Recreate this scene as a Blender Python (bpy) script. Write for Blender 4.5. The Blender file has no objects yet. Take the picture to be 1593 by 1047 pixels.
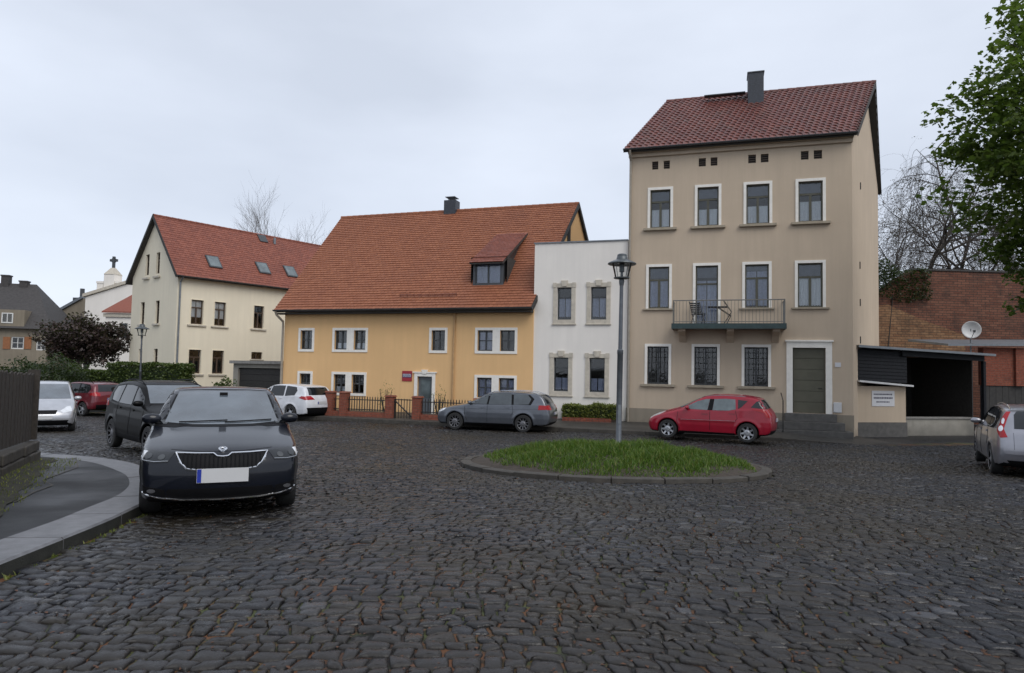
import bpy, bmesh, math, random
import numpy as np
from mathutils import Vector, Matrix
from mathutils.bvhtree import BVHTree
from mathutils.geometry import delaunay_2d_cdt

random.seed(7)
RNG = np.random.default_rng(7)
C = bpy.context.scene.collection
SC = bpy.context.scene
R = math.radians

# ---------------------------------------------------------------- camera
FPX = 1062.0                      # focal length in photo pixels (24 mm on 36 mm)
EYE = Vector((0, 0, 1.6))
PITCH, ROLL = R(2.97), 0.020
cam = bpy.data.cameras.new('camera')
cam.lens = 24.0; cam.sensor_width = 36.0; cam.sensor_fit = 'HORIZONTAL'
cam.clip_start = 0.05; cam.clip_end = 3000
camo = bpy.data.objects.new('camera', cam); C.objects.link(camo)
CROT = Matrix.Rotation(R(90) + PITCH, 3, 'X') @ Matrix.Rotation(ROLL, 3, 'Z')
camo.matrix_world = Matrix.Translation(EYE) @ CROT.to_4x4()
SC.camera = camo

# ---------------------------------------------------------------- world: overcast sky
w = bpy.data.worlds.new('World'); SC.world = w; w.use_nodes = True
SUN_EL, SUN_AZ = R(46), R(146)      # azimuth measured from +Y towards +X
nt = w.node_tree; nt.nodes.clear()
def wn(t, **k):
    n = nt.nodes.new(t)
    for a, b in k.items(): setattr(n, a, b)
    return n
sky = wn('ShaderNodeTexSky', sky_type='NISHITA', sun_disc=False)
sky.sun_elevation = SUN_EL; sky.sun_rotation = SUN_AZ
bg1 = wn('ShaderNodeBackground'); bg1.inputs[1].default_value = 0.10
tc = wn('ShaderNodeTexCoord'); mp = wn('ShaderNodeMapping')
mp.inputs['Scale'].default_value = (1.0, 1.0, 2.6); mp.inputs['Location'].default_value = (5.1, 2.2, 0.9)
nz = wn('ShaderNodeTexNoise'); nz.inputs['Scale'].default_value = 1.5; nz.inputs['Detail'].default_value = 5; nz.inputs['Roughness'].default_value = 0.5
rp = wn('ShaderNodeValToRGB')
rp.color_ramp.elements[0].position = 0.32; rp.color_ramp.elements[0].color = (0.57, 0.62, 0.715, 1)
rp.color_ramp.elements[1].position = 0.66; rp.color_ramp.elements[1].color = (0.74, 0.795, 0.90, 1)
bg2 = wn('ShaderNodeBackground'); bg2.inputs[1].default_value = 1.0
mx = wn('ShaderNodeMixShader'); mx.inputs[0].default_value = 0.9
out = wn('ShaderNodeOutputWorld')
L_ = nt.links.new
L_(tc.outputs['Generated'], mp.inputs[0]); L_(mp.outputs[0], nz.inputs[0]); L_(nz.outputs[0], rp.inputs[0])
L_(rp.outputs[0], bg2.inputs[0]); L_(sky.outputs[0], bg1.inputs[0])
L_(bg1.outputs[0], mx.inputs[1]); L_(bg2.outputs[0], mx.inputs[2]); L_(mx.outputs[0], out.inputs[0])

# ---------------------------------------------------------------- sun (veiled by cloud)
sl = bpy.data.lights.new('sun', 'SUN'); sl.energy = 1.3; sl.angle = R(40); sl.color = (1.0, 0.96, 0.9)
so = bpy.data.objects.new('sun', sl); C.objects.link(so)
sd = Vector((math.cos(SUN_EL) * math.sin(SUN_AZ), math.cos(SUN_EL) * math.cos(SUN_AZ), math.sin(SUN_EL)))
so.rotation_euler = sd.to_track_quat('Z', 'Y').to_euler(); so.location = (20, -10, 40)

SC.view_settings.view_transform = 'Standard'; SC.view_settings.look = 'None'
SC.view_settings.exposure = 0.28; SC.view_settings.gamma = 1.0
SC.view_settings.use_curve_mapping = False

# ---------------------------------------------------------------- photo pixel -> ray / world
def ray(px, py):
    d = Vector(((px - 796.5) / FPX, -(py - 523.5) / FPX, -1.0))
    return CROT @ d
def at(px, py, Y):
    d = ray(px, py); return EYE + d * (Y / d.y)
def smin(a, b, k):
    h = max(0.0, min(1.0, 0.5 + 0.5 * (b - a) / k)); return b * (1 - h) + a * h - k * h * (1 - h)
def sstep(a, b, x):
    t = max(0.0, min(1.0, (x - a) / (b - a))); return t * t * (3 - 2 * t)
def gz(x, y):                      # the square falls away from the camera, then levels out
    t = (y - 6.0) / 1.5
    s = 1.5 * (t if t > 30 else math.log1p(math.exp(t)))
    M = 0.60 + 0.30 * sstep(-6, -20, x)
    return -smin(0.04 * s, M, 0.25)
def on_ground(px, py, dz=0.0):
    d = ray(px, py); t = 5.0
    for _ in range(60):
        p = EYE + d * t; g = gz(p.x, p.y) + dz
        t2 = (g - EYE.z) / d.z
        t = 0.5 * t + 0.5 * t2
    return EYE + d * t

# ---------------------------------------------------------------- materials
MATS = {}
class NT:
    def __init__(s, name):
        m = bpy.data.materials.new(name); m.use_nodes = True
        s.m = m; s.t = m.node_tree; s.t.nodes.clear()
        s.out = s.n('ShaderNodeOutputMaterial'); s.b = s.n('ShaderNodeBsdfPrincipled')
        s.l(s.b.outputs[0], s.out.inputs[0]); MATS[name] = m
    def n(s, t, **k):
        n = s.t.nodes.new(t)
        for a, b in k.items(): setattr(n, a, b)
        return n
    def l(s, a, b): s.t.links.new(a, b)
    def co(s, kind='Object'):
        return s.n('ShaderNodeTexCoord').outputs[kind]
    def noise(s, scale, detail=4, rough=0.55, vec=None, sc3=None):
        n = s.n('ShaderNodeTexNoise'); n.inputs['Scale'].default_value = scale
        n.inputs['Detail'].default_value = detail; n.inputs['Roughness'].default_value = rough
        v = vec if vec is not None else s.co()
        if sc3:
            mp = s.n('ShaderNodeMapping'); mp.inputs['Scale'].default_value = sc3; s.l(v, mp.inputs[0]); v = mp.outputs[0]
        s.l(v, n.inputs['Vector']); return n.outputs[0]
    def ramp(s, fac, stops):
        r = s.n('ShaderNodeValToRGB'); e = r.color_ramp.elements
        while len(e) < len(stops): e.new(0.5)
        for k, (p, c) in enumerate(stops):
            e[k].position = p; e[k].color = (*c, 1) if len(c) == 3 else c
        s.l(fac, r.inputs[0]); return r.outputs[0]
    def mix(s, fac, a, b, mode='MIX'):
        m = s.n('ShaderNodeMix', data_type='RGBA', blend_type=mode)
        for sock, v in ((m.inputs[0], fac), (m.inputs[6], a), (m.inputs[7], b)):
            if hasattr(v, 'is_linked'): s.l(v, sock)
            elif isinstance(v, (int, float)): sock.default_value = v
            else: sock.default_value = (*v, 1)
        return m.outputs[2]
    def bump(s, h, strength=0.3, dist=0.01):
        b = s.n('ShaderNodeBump'); b.inputs['Strength'].default_value = strength; b.inputs['Distance'].default_value = dist
        s.l(h, b.inputs['Height']); s.l(b.outputs[0], s.b.inputs['Normal'])
    def set(s, **k):
        for a, v in k.items():
            i = s.b.inputs[a.replace('_', ' ')]
            if hasattr(v, 'is_linked'): s.l(v, i)
            elif isinstance(v, (tuple, list)): i.default_value = (*v, 1) if len(v) == 3 else v
            else: i.default_value = v
        return s
def sc(c, k): return tuple(min(1, x * k) for x in c)
def plain(name, col, rough=0.6, metal=0.0, var=0.12, scale=6.0, bump=0.0, spec=0.5):
    s = NT(name)
    f = s.noise(scale, 5)
    s.set(Base_Color=s.ramp(f, [(0.3, sc(col, 1 - var)), (0.7, sc(col, 1 + var))]), Roughness=rough, Metallic=metal)
    s.b.inputs['Specular IOR Level'].default_value = spec
    if bump: s.bump(s.noise(scale * 12, 4), bump, 0.01)
    return s.m
def plaster(name, col, stain=0.18):
    s = NT(name)
    f1 = s.noise(0.5, 6, 0.6); f2 = s.noise(1.4, 5, 0.6, sc3=(3.0, 3.0, 0.22))
    a = s.ramp(f1, [(0.3, sc(col, 1 - stain)), (0.68, sc(col, 1.05))])
    b = s.mix(s.ramp(f2, [(0.42, (0, 0, 0)), (0.75, (1, 1, 1))]), a, sc(col, 1 - stain * 1.0))
    # rain splash and grime near the ground
    sp = s.n('ShaderNodeSeparateXYZ'); s.l(s.co(), sp.inputs[0])
    add = s.n('ShaderNodeMath', operation='ADD'); s.l(sp.outputs[2], add.inputs[0]); s.l(s.noise(2.2, 5), add.inputs[1])
    g = s.ramp(add.outputs[0], [(0.45, (1, 1, 1)), (1.0, (0, 0, 0))])
    s.set(Base_Color=s.mix(g, b, sc(col, 0.55)), Roughness=0.9)
    s.b.inputs['Specular IOR Level'].default_value = 0.2
    s.bump(s.noise(60, 4), 0.25, 0.006); return s.m
def islands(name, stops, rough=(0.4, 0.6), bump=0.3, bscale=30, spec=0.5, dirt=None, rs=14, nz=0.45):
    s = NT(name); g = s.n('ShaderNodeNewGeometry')
    c = s.ramp(g.outputs['Random Per Island'], stops)
    n = s.noise(9, 5); c = s.mix(nz, c, s.ramp(n, [(0.3, (0.35,) * 3), (0.7, (0.75,) * 3)]), 'OVERLAY')
    if dirt:
        c = s.mix(s.ramp(s.noise(dirt[1], 6, 0.65), [(dirt[2], (0, 0, 0)), (dirt[3], (1, 1, 1))]), c, dirt[0])
    rr = s.ramp(s.noise(rs, 4), [(0.3, (rough[0],) * 3), (0.7, (rough[1],) * 3)])
    s.set(Base_Color=c, Roughness=rr); s.b.inputs['Specular IOR Level'].default_value = spec
    s.bump(s.noise(bscale, 5), bump, 0.008); return s.m
def leafmat(name, stops, trans=0.35):
    s = NT(name); g = s.n('ShaderNodeNewGeometry')
    c = s.ramp(g.outputs['Random Per Island'], stops)
    s.set(Base_Color=c, Roughness=0.5); s.b.inputs['Specular IOR Level'].default_value = 0.4
    t = s.n('ShaderNodeBsdfTranslucent'); s.l(s.mix(0.5, c, (0.16, 0.26, 0.03)), t.inputs[0])
    m = s.n('ShaderNodeMixShader'); m.inputs[0].default_value = trans
    s.l(s.b.outputs[0], m.inputs[1]); s.l(t.outputs[0], m.inputs[2]); s.l(m.outputs[0], s.out.inputs[0]); return s.m
def glass(name, tint=(0.75, 0.8, 0.82), refl=0.06, ior=1.5):
    s = NT(name); s.t.nodes.remove(s.b)
    tr = s.n('ShaderNodeBsdfTransparent'); tr.inputs[0].default_value = (*tint, 1)
    gl = s.n('ShaderNodeBsdfGlossy'); gl.inputs['Roughness'].default_value = 0.03
    fr = s.n('ShaderNodeFresnel'); fr.inputs[0].default_value = ior
    ad = s.n('ShaderNodeMath', operation='ADD'); ad.inputs[1].default_value = refl; s.l(fr.outputs[0], ad.inputs[0])
    # slightly wavy old panes
    bp = s.n('ShaderNodeBump'); bp.inputs['Strength'].default_value = 0.12; bp.inputs['Distance'].default_value = 0.02
    s.l(s.noise(2.5, 2), bp.inputs['Height']); s.l(bp.outputs[0], gl.inputs['Normal'])
    m = s.n('ShaderNodeMixShader'); s.l(ad.outputs[0], m.inputs[0]); s.l(tr.outputs[0], m.inputs[1]); s.l(gl.outputs[0], m.inputs[2])
    s.l(m.outputs[0], s.out.inputs[0]); return s.m
def carpaint(name, col, metal=0.35, rough=0.32, coat=0.8, spec=0.5):
    s = NT(name)
    f = s.noise(3.0, 5)
    s.set(Base_Color=s.ramp(f, [(0.3, sc(col, 0.85)), (0.7, sc(col, 1.1))]), Metallic=metal, Roughness=rough)
    s.b.inputs['Specular IOR Level'].default_value = spec; s.b.inputs['Coat Weight'].default_value = coat; s.b.inputs['Coat Roughness'].default_value = 0.06
    return s.m
def autoglass(name, col=(0.02, 0.024, 0.028), spec=0.6, ior=1.7):
    s = NT(name); s.set(Base_Color=s.ramp(s.noise(2.0, 3), [(0.3, sc(col, 0.6)), (0.7, sc(col, 1.4))]), Roughness=0.04, IOR=ior)
    s.b.inputs['Specular IOR Level'].default_value = spec; return s.m
def brickmat(name, c1, c2, mortar, scale=1.0, dirt=(0.03, 0.028, 0.025), dirtamt=0.55, vary=0.5):
    s = NT(name); tcn = s.co()
    sp = s.n('ShaderNodeSeparateXYZ'); s.l(tcn, sp.inputs[0])
    ad = s.n('ShaderNodeMath', operation='ADD'); s.l(sp.outputs[0], ad.inputs[0]); s.l(sp.outputs[1], ad.inputs[1])
    cb = s.n('ShaderNodeCombineXYZ'); s.l(ad.outputs[0], cb.inputs[0]); s.l(sp.outputs[2], cb.inputs[1])
    b = s.n('ShaderNodeTexBrick'); s.l(cb.outputs[0], b.inputs[0])
    b.inputs['Scale'].default_value = scale; b.inputs['Brick Width'].default_value = 0.25; b.inputs['Row Height'].default_value = 0.075
    b.inputs['Mortar Size'].default_value = 0.008; b.inputs['Mortar Smooth'].default_value = 0.2; b.inputs['Bias'].default_value = 0
    b.inputs['Color1'].default_value = (*c1, 1); b.inputs['Color2'].default_value = (*c2, 1); b.inputs['Mortar'].default_value = (*mortar, 1)
    n = s.noise(1.1, 6, 0.65)
    c = s.mix(s.ramp(n, [(dirtamt - 0.12, (0, 0, 0)), (dirtamt + 0.22, (1, 1, 1))]), b.outputs[0], dirt)
    c = s.mix(vary, c, s.ramp(s.noise(11, 4), [(0.3, (0.3,) * 3), (0.7, (0.75,) * 3)]), 'OVERLAY')
    s.set(Base_Color=c, Roughness=0.85); s.b.inputs['Specular IOR Level'].default_value = 0.25
    inv = s.n('ShaderNodeMath', operation='SUBTRACT'); inv.inputs[0].default_value = 1.0; s.l(b.outputs[1], inv.inputs[1])
    s.bump(inv.outputs[0], 0.6, 0.012); return s.m
M = MATS
# ---- walls
plaster('beige_plaster', (0.535, 0.435, 0.33), 0.08); plaster('beige_plinth', (0.30, 0.26, 0.205), 0.2)
plaster('ochre_plaster', (0.74, 0.475, 0.235), 0.05); plaster('white_plaster', (0.79, 0.75, 0.695), 0.06)
plaster('cream_plaster', (0.77, 0.70, 0.555), 0.05); plaster('old_plaster', (0.25, 0.215, 0.165), 0.2); plaster('grey_plaster', (0.34, 0.32, 0.28), 0.25)
plain('trim_white', (0.80, 0.77, 0.71), 0.7, var=0.06); plain('sandstone', (0.50, 0.455, 0.38), 0.85, var=0.15, bump=0.2)
plain('sill_stone', (0.33, 0.28, 0.21), 0.8, var=0.15, bump=0.2)
plain('olive_frame', (0.075, 0.072, 0.05), 0.5, var=0.1); plain('dark_frame', (0.045, 0.05, 0.055), 0.45, var=0.15)
plain('brown_frame', (0.07, 0.045, 0.03), 0.5, var=0.2); plain('white_frame', (0.62, 0.62, 0.60), 0.4, var=0.05)
plain('door_green', (0.10, 0.095, 0.066), 0.55, var=0.1, scale=3); plain('door_grey', (0.10, 0.115, 0.13), 0.4, var=0.1)
plain('curtain', (0.93, 0.93, 0.95), 0.9, var=0.08, scale=20); plain('curtain_blue', (0.50, 0.52, 0.64), 0.9, var=0.15, scale=14)
plain('blind', (0.12, 0.135, 0.165), 0.7, var=0.1)
plain('black_hole', (0.012, 0.011, 0.01), 0.9); plain('room_dark', (0.05, 0.047, 0.043), 0.9)
plain('zinc', (0.20, 0.215, 0.23), 0.42, 0.6, var=0.15); plain('zinc_dark', (0.07, 0.075, 0.08), 0.45, 0.4, var=0.2)
plain('pipe_beige', (0.30, 0.265, 0.215), 0.5, var=0.12); plain('pipe_ochre', (0.46, 0.28, 0.13), 0.55, var=0.1); plain('pipe_cream', (0.46, 0.44, 0.38), 0.5)
plain('slate', (0.035, 0.04, 0.05), 0.5, var=0.3, scale=14, bump=0.2); plain('soffit', (0.05, 0.045, 0.04), 0.8)
plain('dark_wood', (0.03, 0.028, 0.026), 0.7, var=0.3, scale=9, bump=0.2); plain('fence_wood', (0.040, 0.033, 0.027), 0.85, var=0.3, scale=14, bump=0.4)
plain('iron', (0.03, 0.03, 0.03), 0.55, 0.3, var=0.2); plain('rail_grey', (0.19, 0.185, 0.17), 0.5, 0.3, var=0.2); plain('beam_green', (0.035, 0.06, 0.06), 0.45, 0.2, var=0.2)
plain('pole_grey', (0.115, 0.125, 0.14), 0.42, 0.5, var=0.15, scale=10); plain('lamp_hat', (0.09, 0.10, 0.105), 0.4, 0.4, var=0.2)
plain('dish_white', (0.60, 0.60, 0.60), 0.5, var=0.08); plain('paper_white', (0.62, 0.62, 0.64), 0.6, var=0.04)
plain('ink', (0.10, 0.10, 0.13), 0.7); plain('sign_red', (0.30, 0.02, 0.03), 0.5); plain('sign_blue', (0.06, 0.07, 0.16), 0.5)
plain('shutter_orange', (0.27, 0.11, 0.045), 0.7, var=0.15)
plain('concrete', (0.24, 0.23, 0.215), 0.8, var=0.25, bump=0.3); plain('step_stone', (0.095, 0.09, 0.083), 0.6, var=0.25, bump=0.3)
plain('slate_black', (0.010, 0.011, 0.014), 0.6, var=0.3, scale=14, bump=0.2, spec=0.2); plain('copper_green', (0.16, 0.22, 0.2), 0.6); plain('dark_roof', (0.05, 0.046, 0.045), 0.75, var=0.25, scale=5, bump=0.3)
glass('window_glass', (0.92, 0.94, 0.95), refl=0.012); glass('lamp_glass', (0.95, 0.96, 0.96), 0.0, 1.2)
islands('tile_orange', [(0, (0.245, 0.090, 0.047)), (0.5, (0.27, 0.100, 0.052)), (1, (0.295, 0.113, 0.058))], (0.5, 0.75), 0.2, 30, 0.3, dirt=((0.19, 0.07, 0.042), 0.35, 0.5, 0.95), nz=0.15)
islands('tile_red', [(0, (0.19, 0.062, 0.042)), (0.5, (0.225, 0.072, 0.046)), (1, (0.25, 0.084, 0.054))], (0.45, 0.7), 0.2, 30, 0.35, dirt=((0.15, 0.05, 0.036), 0.4, 0.5, 0.9), nz=0.2)
islands('tile_dark', [(0, (0.105, 0.034, 0.028)), (0.5, (0.135, 0.042, 0.033)), (0.85, (0.16, 0.052, 0.038)), (1, (0.12, 0.052, 0.042))], (0.35, 0.6), 0.3, 30, 0.4, dirt=((0.085, 0.05, 0.042), 0.9, 0.5, 0.8))
# ---- ground
islands('cobble', [(0, (0.007, 0.0072, 0.0085)), (0.3, (0.013, 0.0135, 0.0165)), (0.55, (0.019, 0.0197, 0.0245)), (0.7, (0.022, 0.0185, 0.0145)), (0.85, (0.021, 0.022, 0.027)), (0.95, (0.034, 0.032, 0.030)), (1, (0.060, 0.062, 0.070))], (0.12, 0.62), 0.8, 40, 0.42, dirt=((0.019, 0.0145, 0.008), 0.3, 0.42, 0.64), rs=4.5)
def jointmat():
    s = NT('joint_soil')
    c = s.ramp(s.noise(14, 5), [(0.3, (0.003, 0.0028, 0.0025)), (0.7, (0.008, 0.007, 0.0058))])
    c = s.mix(s.ramp(s.noise(0.8, 6, 0.7), [(0.45, (0, 0, 0)), (0.57, (1, 1, 1))]), c, (0.046, 0.055, 0.011))
    c = s.mix(s.ramp(s.noise(1.7, 7, 0.8, sc3=(1, 1, 1)), [(0.48, (0, 0, 0)), (0.57, (1, 1, 1))]), c, (0.11, 0.042, 0.013))
    s.set(Base_Color=c, Roughness=0.75); s.bump(s.noise(80, 4), 0.6, 0.01)
jointmat()
def farcobble():
    s = NT('far_cobble'); v = s.n('ShaderNodeTexVoronoi', feature='DISTANCE_TO_EDGE'); v.inputs['Scale'].default_value = 7.5
    v2 = s.n('ShaderNodeTexVoronoi'); v2.inputs['Scale'].default_value = 7.5
    s.l(s.co(), v.inputs[0]); s.l(s.co(), v2.inputs[0])
    c = s.ramp(v2.outputs['Color'], [(0.1, (0.014, 0.014, 0.016)), (0.9, (0.034, 0.034, 0.036))])
    e = s.ramp(v.outputs[0], [(0.0, (0, 0, 0)), (0.16, (1, 1, 1))])
    s.set(Base_Color=s.mix(e, (0.008, 0.0075, 0.006), c), Roughness=0.5); s.bump(e, 0.5, 0.02)
farcobble()
def asphaltmat(name, col, rough=(0.42, 0.68)):
    s = NT(name); s.b.inputs['Specular IOR Level'].default_value = 0.3
    c = s.ramp(s.noise(0.9, 6, 0.6), [(0.3, sc(col, 0.7)), (0.7, sc(col, 1.3))])
    c = s.mix(0.35, c, s.ramp(s.noise(160, 3), [(0.3, (0.25,) * 3), (0.7, (0.8,) * 3)]), 'OVERLAY')
    s.set(Base_Color=c, Roughness=s.ramp(s.noise(0.7, 4), [(0.35, (rough[0],) * 3), (0.65, (rough[1],) * 3)]))
    s.bump(s.noise(140, 3), 0.35, 0.006)
asphaltmat('wet_asphalt', (0.013, 0.0132, 0.0145)); asphaltmat('patch_asphalt', (0.018, 0.018, 0.019)); asphaltmat('pavement_grey', (0.05, 0.047, 0.042), (0.45, 0.7))
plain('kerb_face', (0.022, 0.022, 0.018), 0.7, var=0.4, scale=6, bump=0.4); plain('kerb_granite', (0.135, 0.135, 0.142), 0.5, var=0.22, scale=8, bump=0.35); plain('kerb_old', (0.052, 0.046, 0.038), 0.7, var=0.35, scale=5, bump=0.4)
plain('verge_soil', (0.020, 0.019, 0.011), 0.9, var=0.5, scale=5, bump=0.8); plain('soil', (0.045, 0.034, 0.025), 0.9, var=0.35, scale=7, bump=0.6); plain('ground_earth', (0.05, 0.05, 0.045), 0.9, var=0.3, scale=0.6, bump=0.3)
plain('bark', (0.05, 0.042, 0.036), 0.9, var=0.3, scale=8, bump=0.5); plain('bark_grey', (0.13, 0.12, 0.115), 0.9, var=0.2)
leafmat('maple_leaf', [(0, (0.035, 0.062, 0.013)), (0.6, (0.068, 0.108, 0.021)), (1, (0.135, 0.17, 0.038))], 0.48)
leafmat('hedge_leaf', [(0, (0.036, 0.058, 0.012)), (0.6, (0.062, 0.092, 0.019)), (1, (0.10, 0.13, 0.03))], 0.2)
leafmat('dark_leaf', [(0, (0.012, 0.022, 0.008)), (1, (0.03, 0.048, 0.014))], 0.2)
leafmat('light_leaf', [(0, (0.085, 0.115, 0.02)), (1, (0.20, 0.21, 0.045))], 0.3)
leafmat('plum_leaf', [(0, (0.028, 0.018, 0.018)), (0.6, (0.048, 0.028, 0.027)), (1, (0.075, 0.048, 0.042))], 0.15)
leafmat('grass_blade', [(0, (0.038, 0.080, 0.010)), (0.55, (0.075, 0.145, 0.017)), (0.85, (0.13, 0.185, 0.03)), (1, (0.19, 0.18, 0.06))], 0.38)
leafmat('twig_haze', [(0, (0.065, 0.045, 0.032)), (1, (0.12, 0.085, 0.062))], 0.1)
brickmat('wall_brick', (0.13, 0.052, 0.034), (0.19, 0.085, 0.055), (0.05, 0.04, 0.034), scale=0.6, dirtamt=0.60)
brickmat('ochre_brick', (0.19, 0.095, 0.05), (0.28, 0.16, 0.085), (0.08, 0.055, 0.04), scale=0.6, dirtamt=0.60)
brickmat('red_brick', (0.20, 0.055, 0.035), (0.25, 0.075, 0.045), (0.13, 0.09, 0.07), dirtamt=0.68)
# ---- vehicles
carpaint('paint_dark_blue', (0.0045, 0.006, 0.011), 0.0, 0.35, 0.65, 0.15); carpaint('paint_black', (0.002, 0.002, 0.002), 0.0, 0.5, 0.16, 0.1)
carpaint('paint_red', (0.29, 0.006, 0.022), 0.0, 0.35, 0.6, 0.3); carpaint('paint_grey', (0.105, 0.115, 0.135), 0.5); carpaint('paint_silver', (0.30, 0.30, 0.33), 0.6)
carpaint('paint_white', (0.62, 0.63, 0.66), 0.0, 0.4); carpaint('paint_pale', (0.46, 0.47, 0.50), 0.4); carpaint('paint_wine', (0.13, 0.008, 0.016), 0.2)
autoglass('car_glass', (0.010, 0.012, 0.014), spec=0.5, ior=1.55); autoglass('windscreen_glass', (0.07, 0.085, 0.10), ior=2.1); autoglass('tinted_glass', (0.04, 0.05, 0.056), spec=0.6); autoglass('pale_glass', (0.10, 0.125, 0.13)); 
plain('tyre_rubber', (0.018, 0.018, 0.018), 0.75, var=0.2, bump=0.2); plain('black_plastic', (0.006, 0.006, 0.007), 0.6, var=0.15, spec=0.15)
plain('rim_silver', (0.40, 0.41, 0.43), 0.35, 0.7, var=0.1); plain('rim_dark', (0.17, 0.17, 0.18), 0.4, 0.6, var=0.1); plain('chrome', (0.75, 0.76, 0.78), 0.15, 1.0, var=0.04)
plain('lamp_silver', (0.55, 0.57, 0.6), 0.12, 0.8, var=0.1); plain('lamp_dark', (0.02, 0.022, 0.025), 0.06, 0.0, var=0.2); plain('lamp_clear', (0.72, 0.74, 0.77), 0.1, 0.1)
plain('lamp_red', (0.33, 0.008, 0.012), 0.12); plain('lamp_amber', (0.5, 0.12, 0.01), 0.15); plain('plate_white', (0.52, 0.52, 0.52), 0.5, var=0.02); plain('plate_blue', (0.01, 0.03, 0.30), 0.4)

# ---------------------------------------------------------------- mesh helpers
def link(name, me, mat=None, parent=None):
    o = bpy.data.objects.new(name, me); C.objects.link(o)
    if mat is not None and me is not None:
        for m in (mat if isinstance(mat, (list, tuple)) else [mat]):
            me.materials.append(M[m])
    if parent is not None: o.parent = parent
    return o
def thing(name, label, cat, loc=(0, 0, 0), rotz=0.0, group=None):
    o = bpy.data.objects.new(name, None); C.objects.link(o); o.empty_display_size = 0.2
    o.location = loc; o.rotation_euler = (0, 0, rotz); return tag(o, label, cat, group)
def tag(o, label=None, cat=None, group=None, kind=None):
    if label: o['label'] = label
    if cat: o['category'] = cat
    if group: o['group'] = group
    if kind: o['kind'] = kind
    return o
class MB:
    def __init__(s): s.v = []; s.f = []; s.mi = []; s.cur = 0
    def add(s, vs, fs):
        o = len(s.v); s.v += [tuple(p) for p in vs]
        for f in fs: s.f.append(tuple(i + o for i in f)); s.mi.append(s.cur)
    def box(s, x0, x1, y0, y1, z0, z1, mx=None):
        p = [(x0, y0, z0), (x1, y0, z0), (x1, y1, z0), (x0, y1, z0), (x0, y0, z1), (x1, y0, z1), (x1, y1, z1), (x0, y1, z1)]
        if mx is not None: p = [mx @ Vector(q) for q in p]
        s.add(p, [(0, 3, 2, 1), (4, 5, 6, 7), (0, 1, 5, 4), (1, 2, 6, 5), (2, 3, 7, 6), (3, 0, 4, 7)]); return s
    def quad(s, a, b, c, d): s.add([a, b, c, d], [(0, 1, 2, 3)]); return s
    def poly(s, pts): s.add(pts, [tuple(range(len(pts)))]); return s
    def prism(s, pts, off):                 # polygon of 3-D points pushed along a vector
        n = len(pts); off = Vector(off); a = [Vector(p) for p in pts]
        s.add(a + [p + off for p in a], [tuple(range(n - 1, -1, -1)), tuple(range(n, 2 * n))] + [(i, (i + 1) % n, n + (i + 1) % n, n + i) for i in range(n)]); return s
    def tube(s, pts, rad, n=8, cap=True):
        pts = [Vector(p) for p in pts]; rad = rad if isinstance(rad, (list, tuple)) else [rad] * len(pts)
        rings = []; up = Vector((0, 0, 1)); prev = None
        for i, p in enumerate(pts):
            d = (pts[min(i + 1, len(pts) - 1)] - pts[max(i - 1, 0)]).normalized()
            a = prev if prev is not None else (Vector((1, 0, 0)) if abs(d.z) > 0.9 else up)
            u = (a - d * a.dot(d)).normalized(); prev = u; v = d.cross(u)
            rings.append([p + (u * math.cos(2 * math.pi * k / n) + v * math.sin(2 * math.pi * k / n)) * rad[i] for k in range(n)])
        vs = [q for r in rings for q in r]; fs = []
        for i in range(len(pts) - 1):
            for k in range(n): fs.append((i * n + k, i * n + (k + 1) % n, (i + 1) * n + (k + 1) % n, (i + 1) * n + k))
        if cap: fs += [tuple(range(n - 1, -1, -1)), tuple(range((len(pts) - 1) * n, len(pts) * n))]
        s.add(vs, fs); return s
    def lathe(s, prof, n=24, c=(0, 0, 0), axis='z', closed=False):
        vs = []; m = len(prof)
        for k in range(n):
            a = 2 * math.pi * k / n
            for r, h in prof:
                if axis == 'z': vs.append((c[0] + r * math.cos(a), c[1] + r * math.sin(a), c[2] + h))
                else: vs.append((c[0] + r * math.cos(a), c[1] + h, c[2] + r * math.sin(a)))
        fs = []
        for k in range(n):
            k2 = (k + 1) % n
            for j in range(m if closed else m - 1):
                j2 = (j + 1) % m
                fs.append((k * m + j, k2 * m + j, k2 * m + j2, k * m + j2) if axis == 'z' else (k * m + j, k * m + j2, k2 * m + j2, k2 * m + j))
        s.add(vs, fs); return s
    def mesh(s, name, smooth=False):
        me = bpy.data.meshes.new(name); me.from_pydata(s.v, [], s.f)
        if any(s.mi): me.polygons.foreach_set('material_index', s.mi)
        if smooth: me.polygons.foreach_set('use_smooth', [True] * len(me.polygons))
        me.update(); return me
    def build(s, name, mat, parent=None, smooth=False, bevel=0.0):
        o = link(name, s.mesh(name, smooth), mat, parent)
        if bevel:
            b = o.modifiers.new('bevel', 'BEVEL'); b.width = bevel; b.segments = 2; b.limit_method = 'ANGLE'
        if smooth:
            try: o.data.set_sharp_from_angle(angle=R(40))
            except Exception: pass
        return o
def npmesh(name, V, F, smooth=False):
    me = bpy.data.meshes.new(name); V = np.asarray(V, np.float32); F = np.asarray(F, np.int32); k = F.shape[1]
    me.vertices.add(len(V)); me.vertices.foreach_set('co', V.ravel())
    me.loops.add(F.size); me.loops.foreach_set('vertex_index', F.ravel())
    me.polygons.add(len(F)); me.polygons.foreach_set('loop_start', np.arange(0, F.size, k, dtype=np.int32))
    if smooth: me.polygons.foreach_set('use_smooth', np.ones(len(F), bool))
    me.update(calc_edges=True); me.validate(); return me
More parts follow.
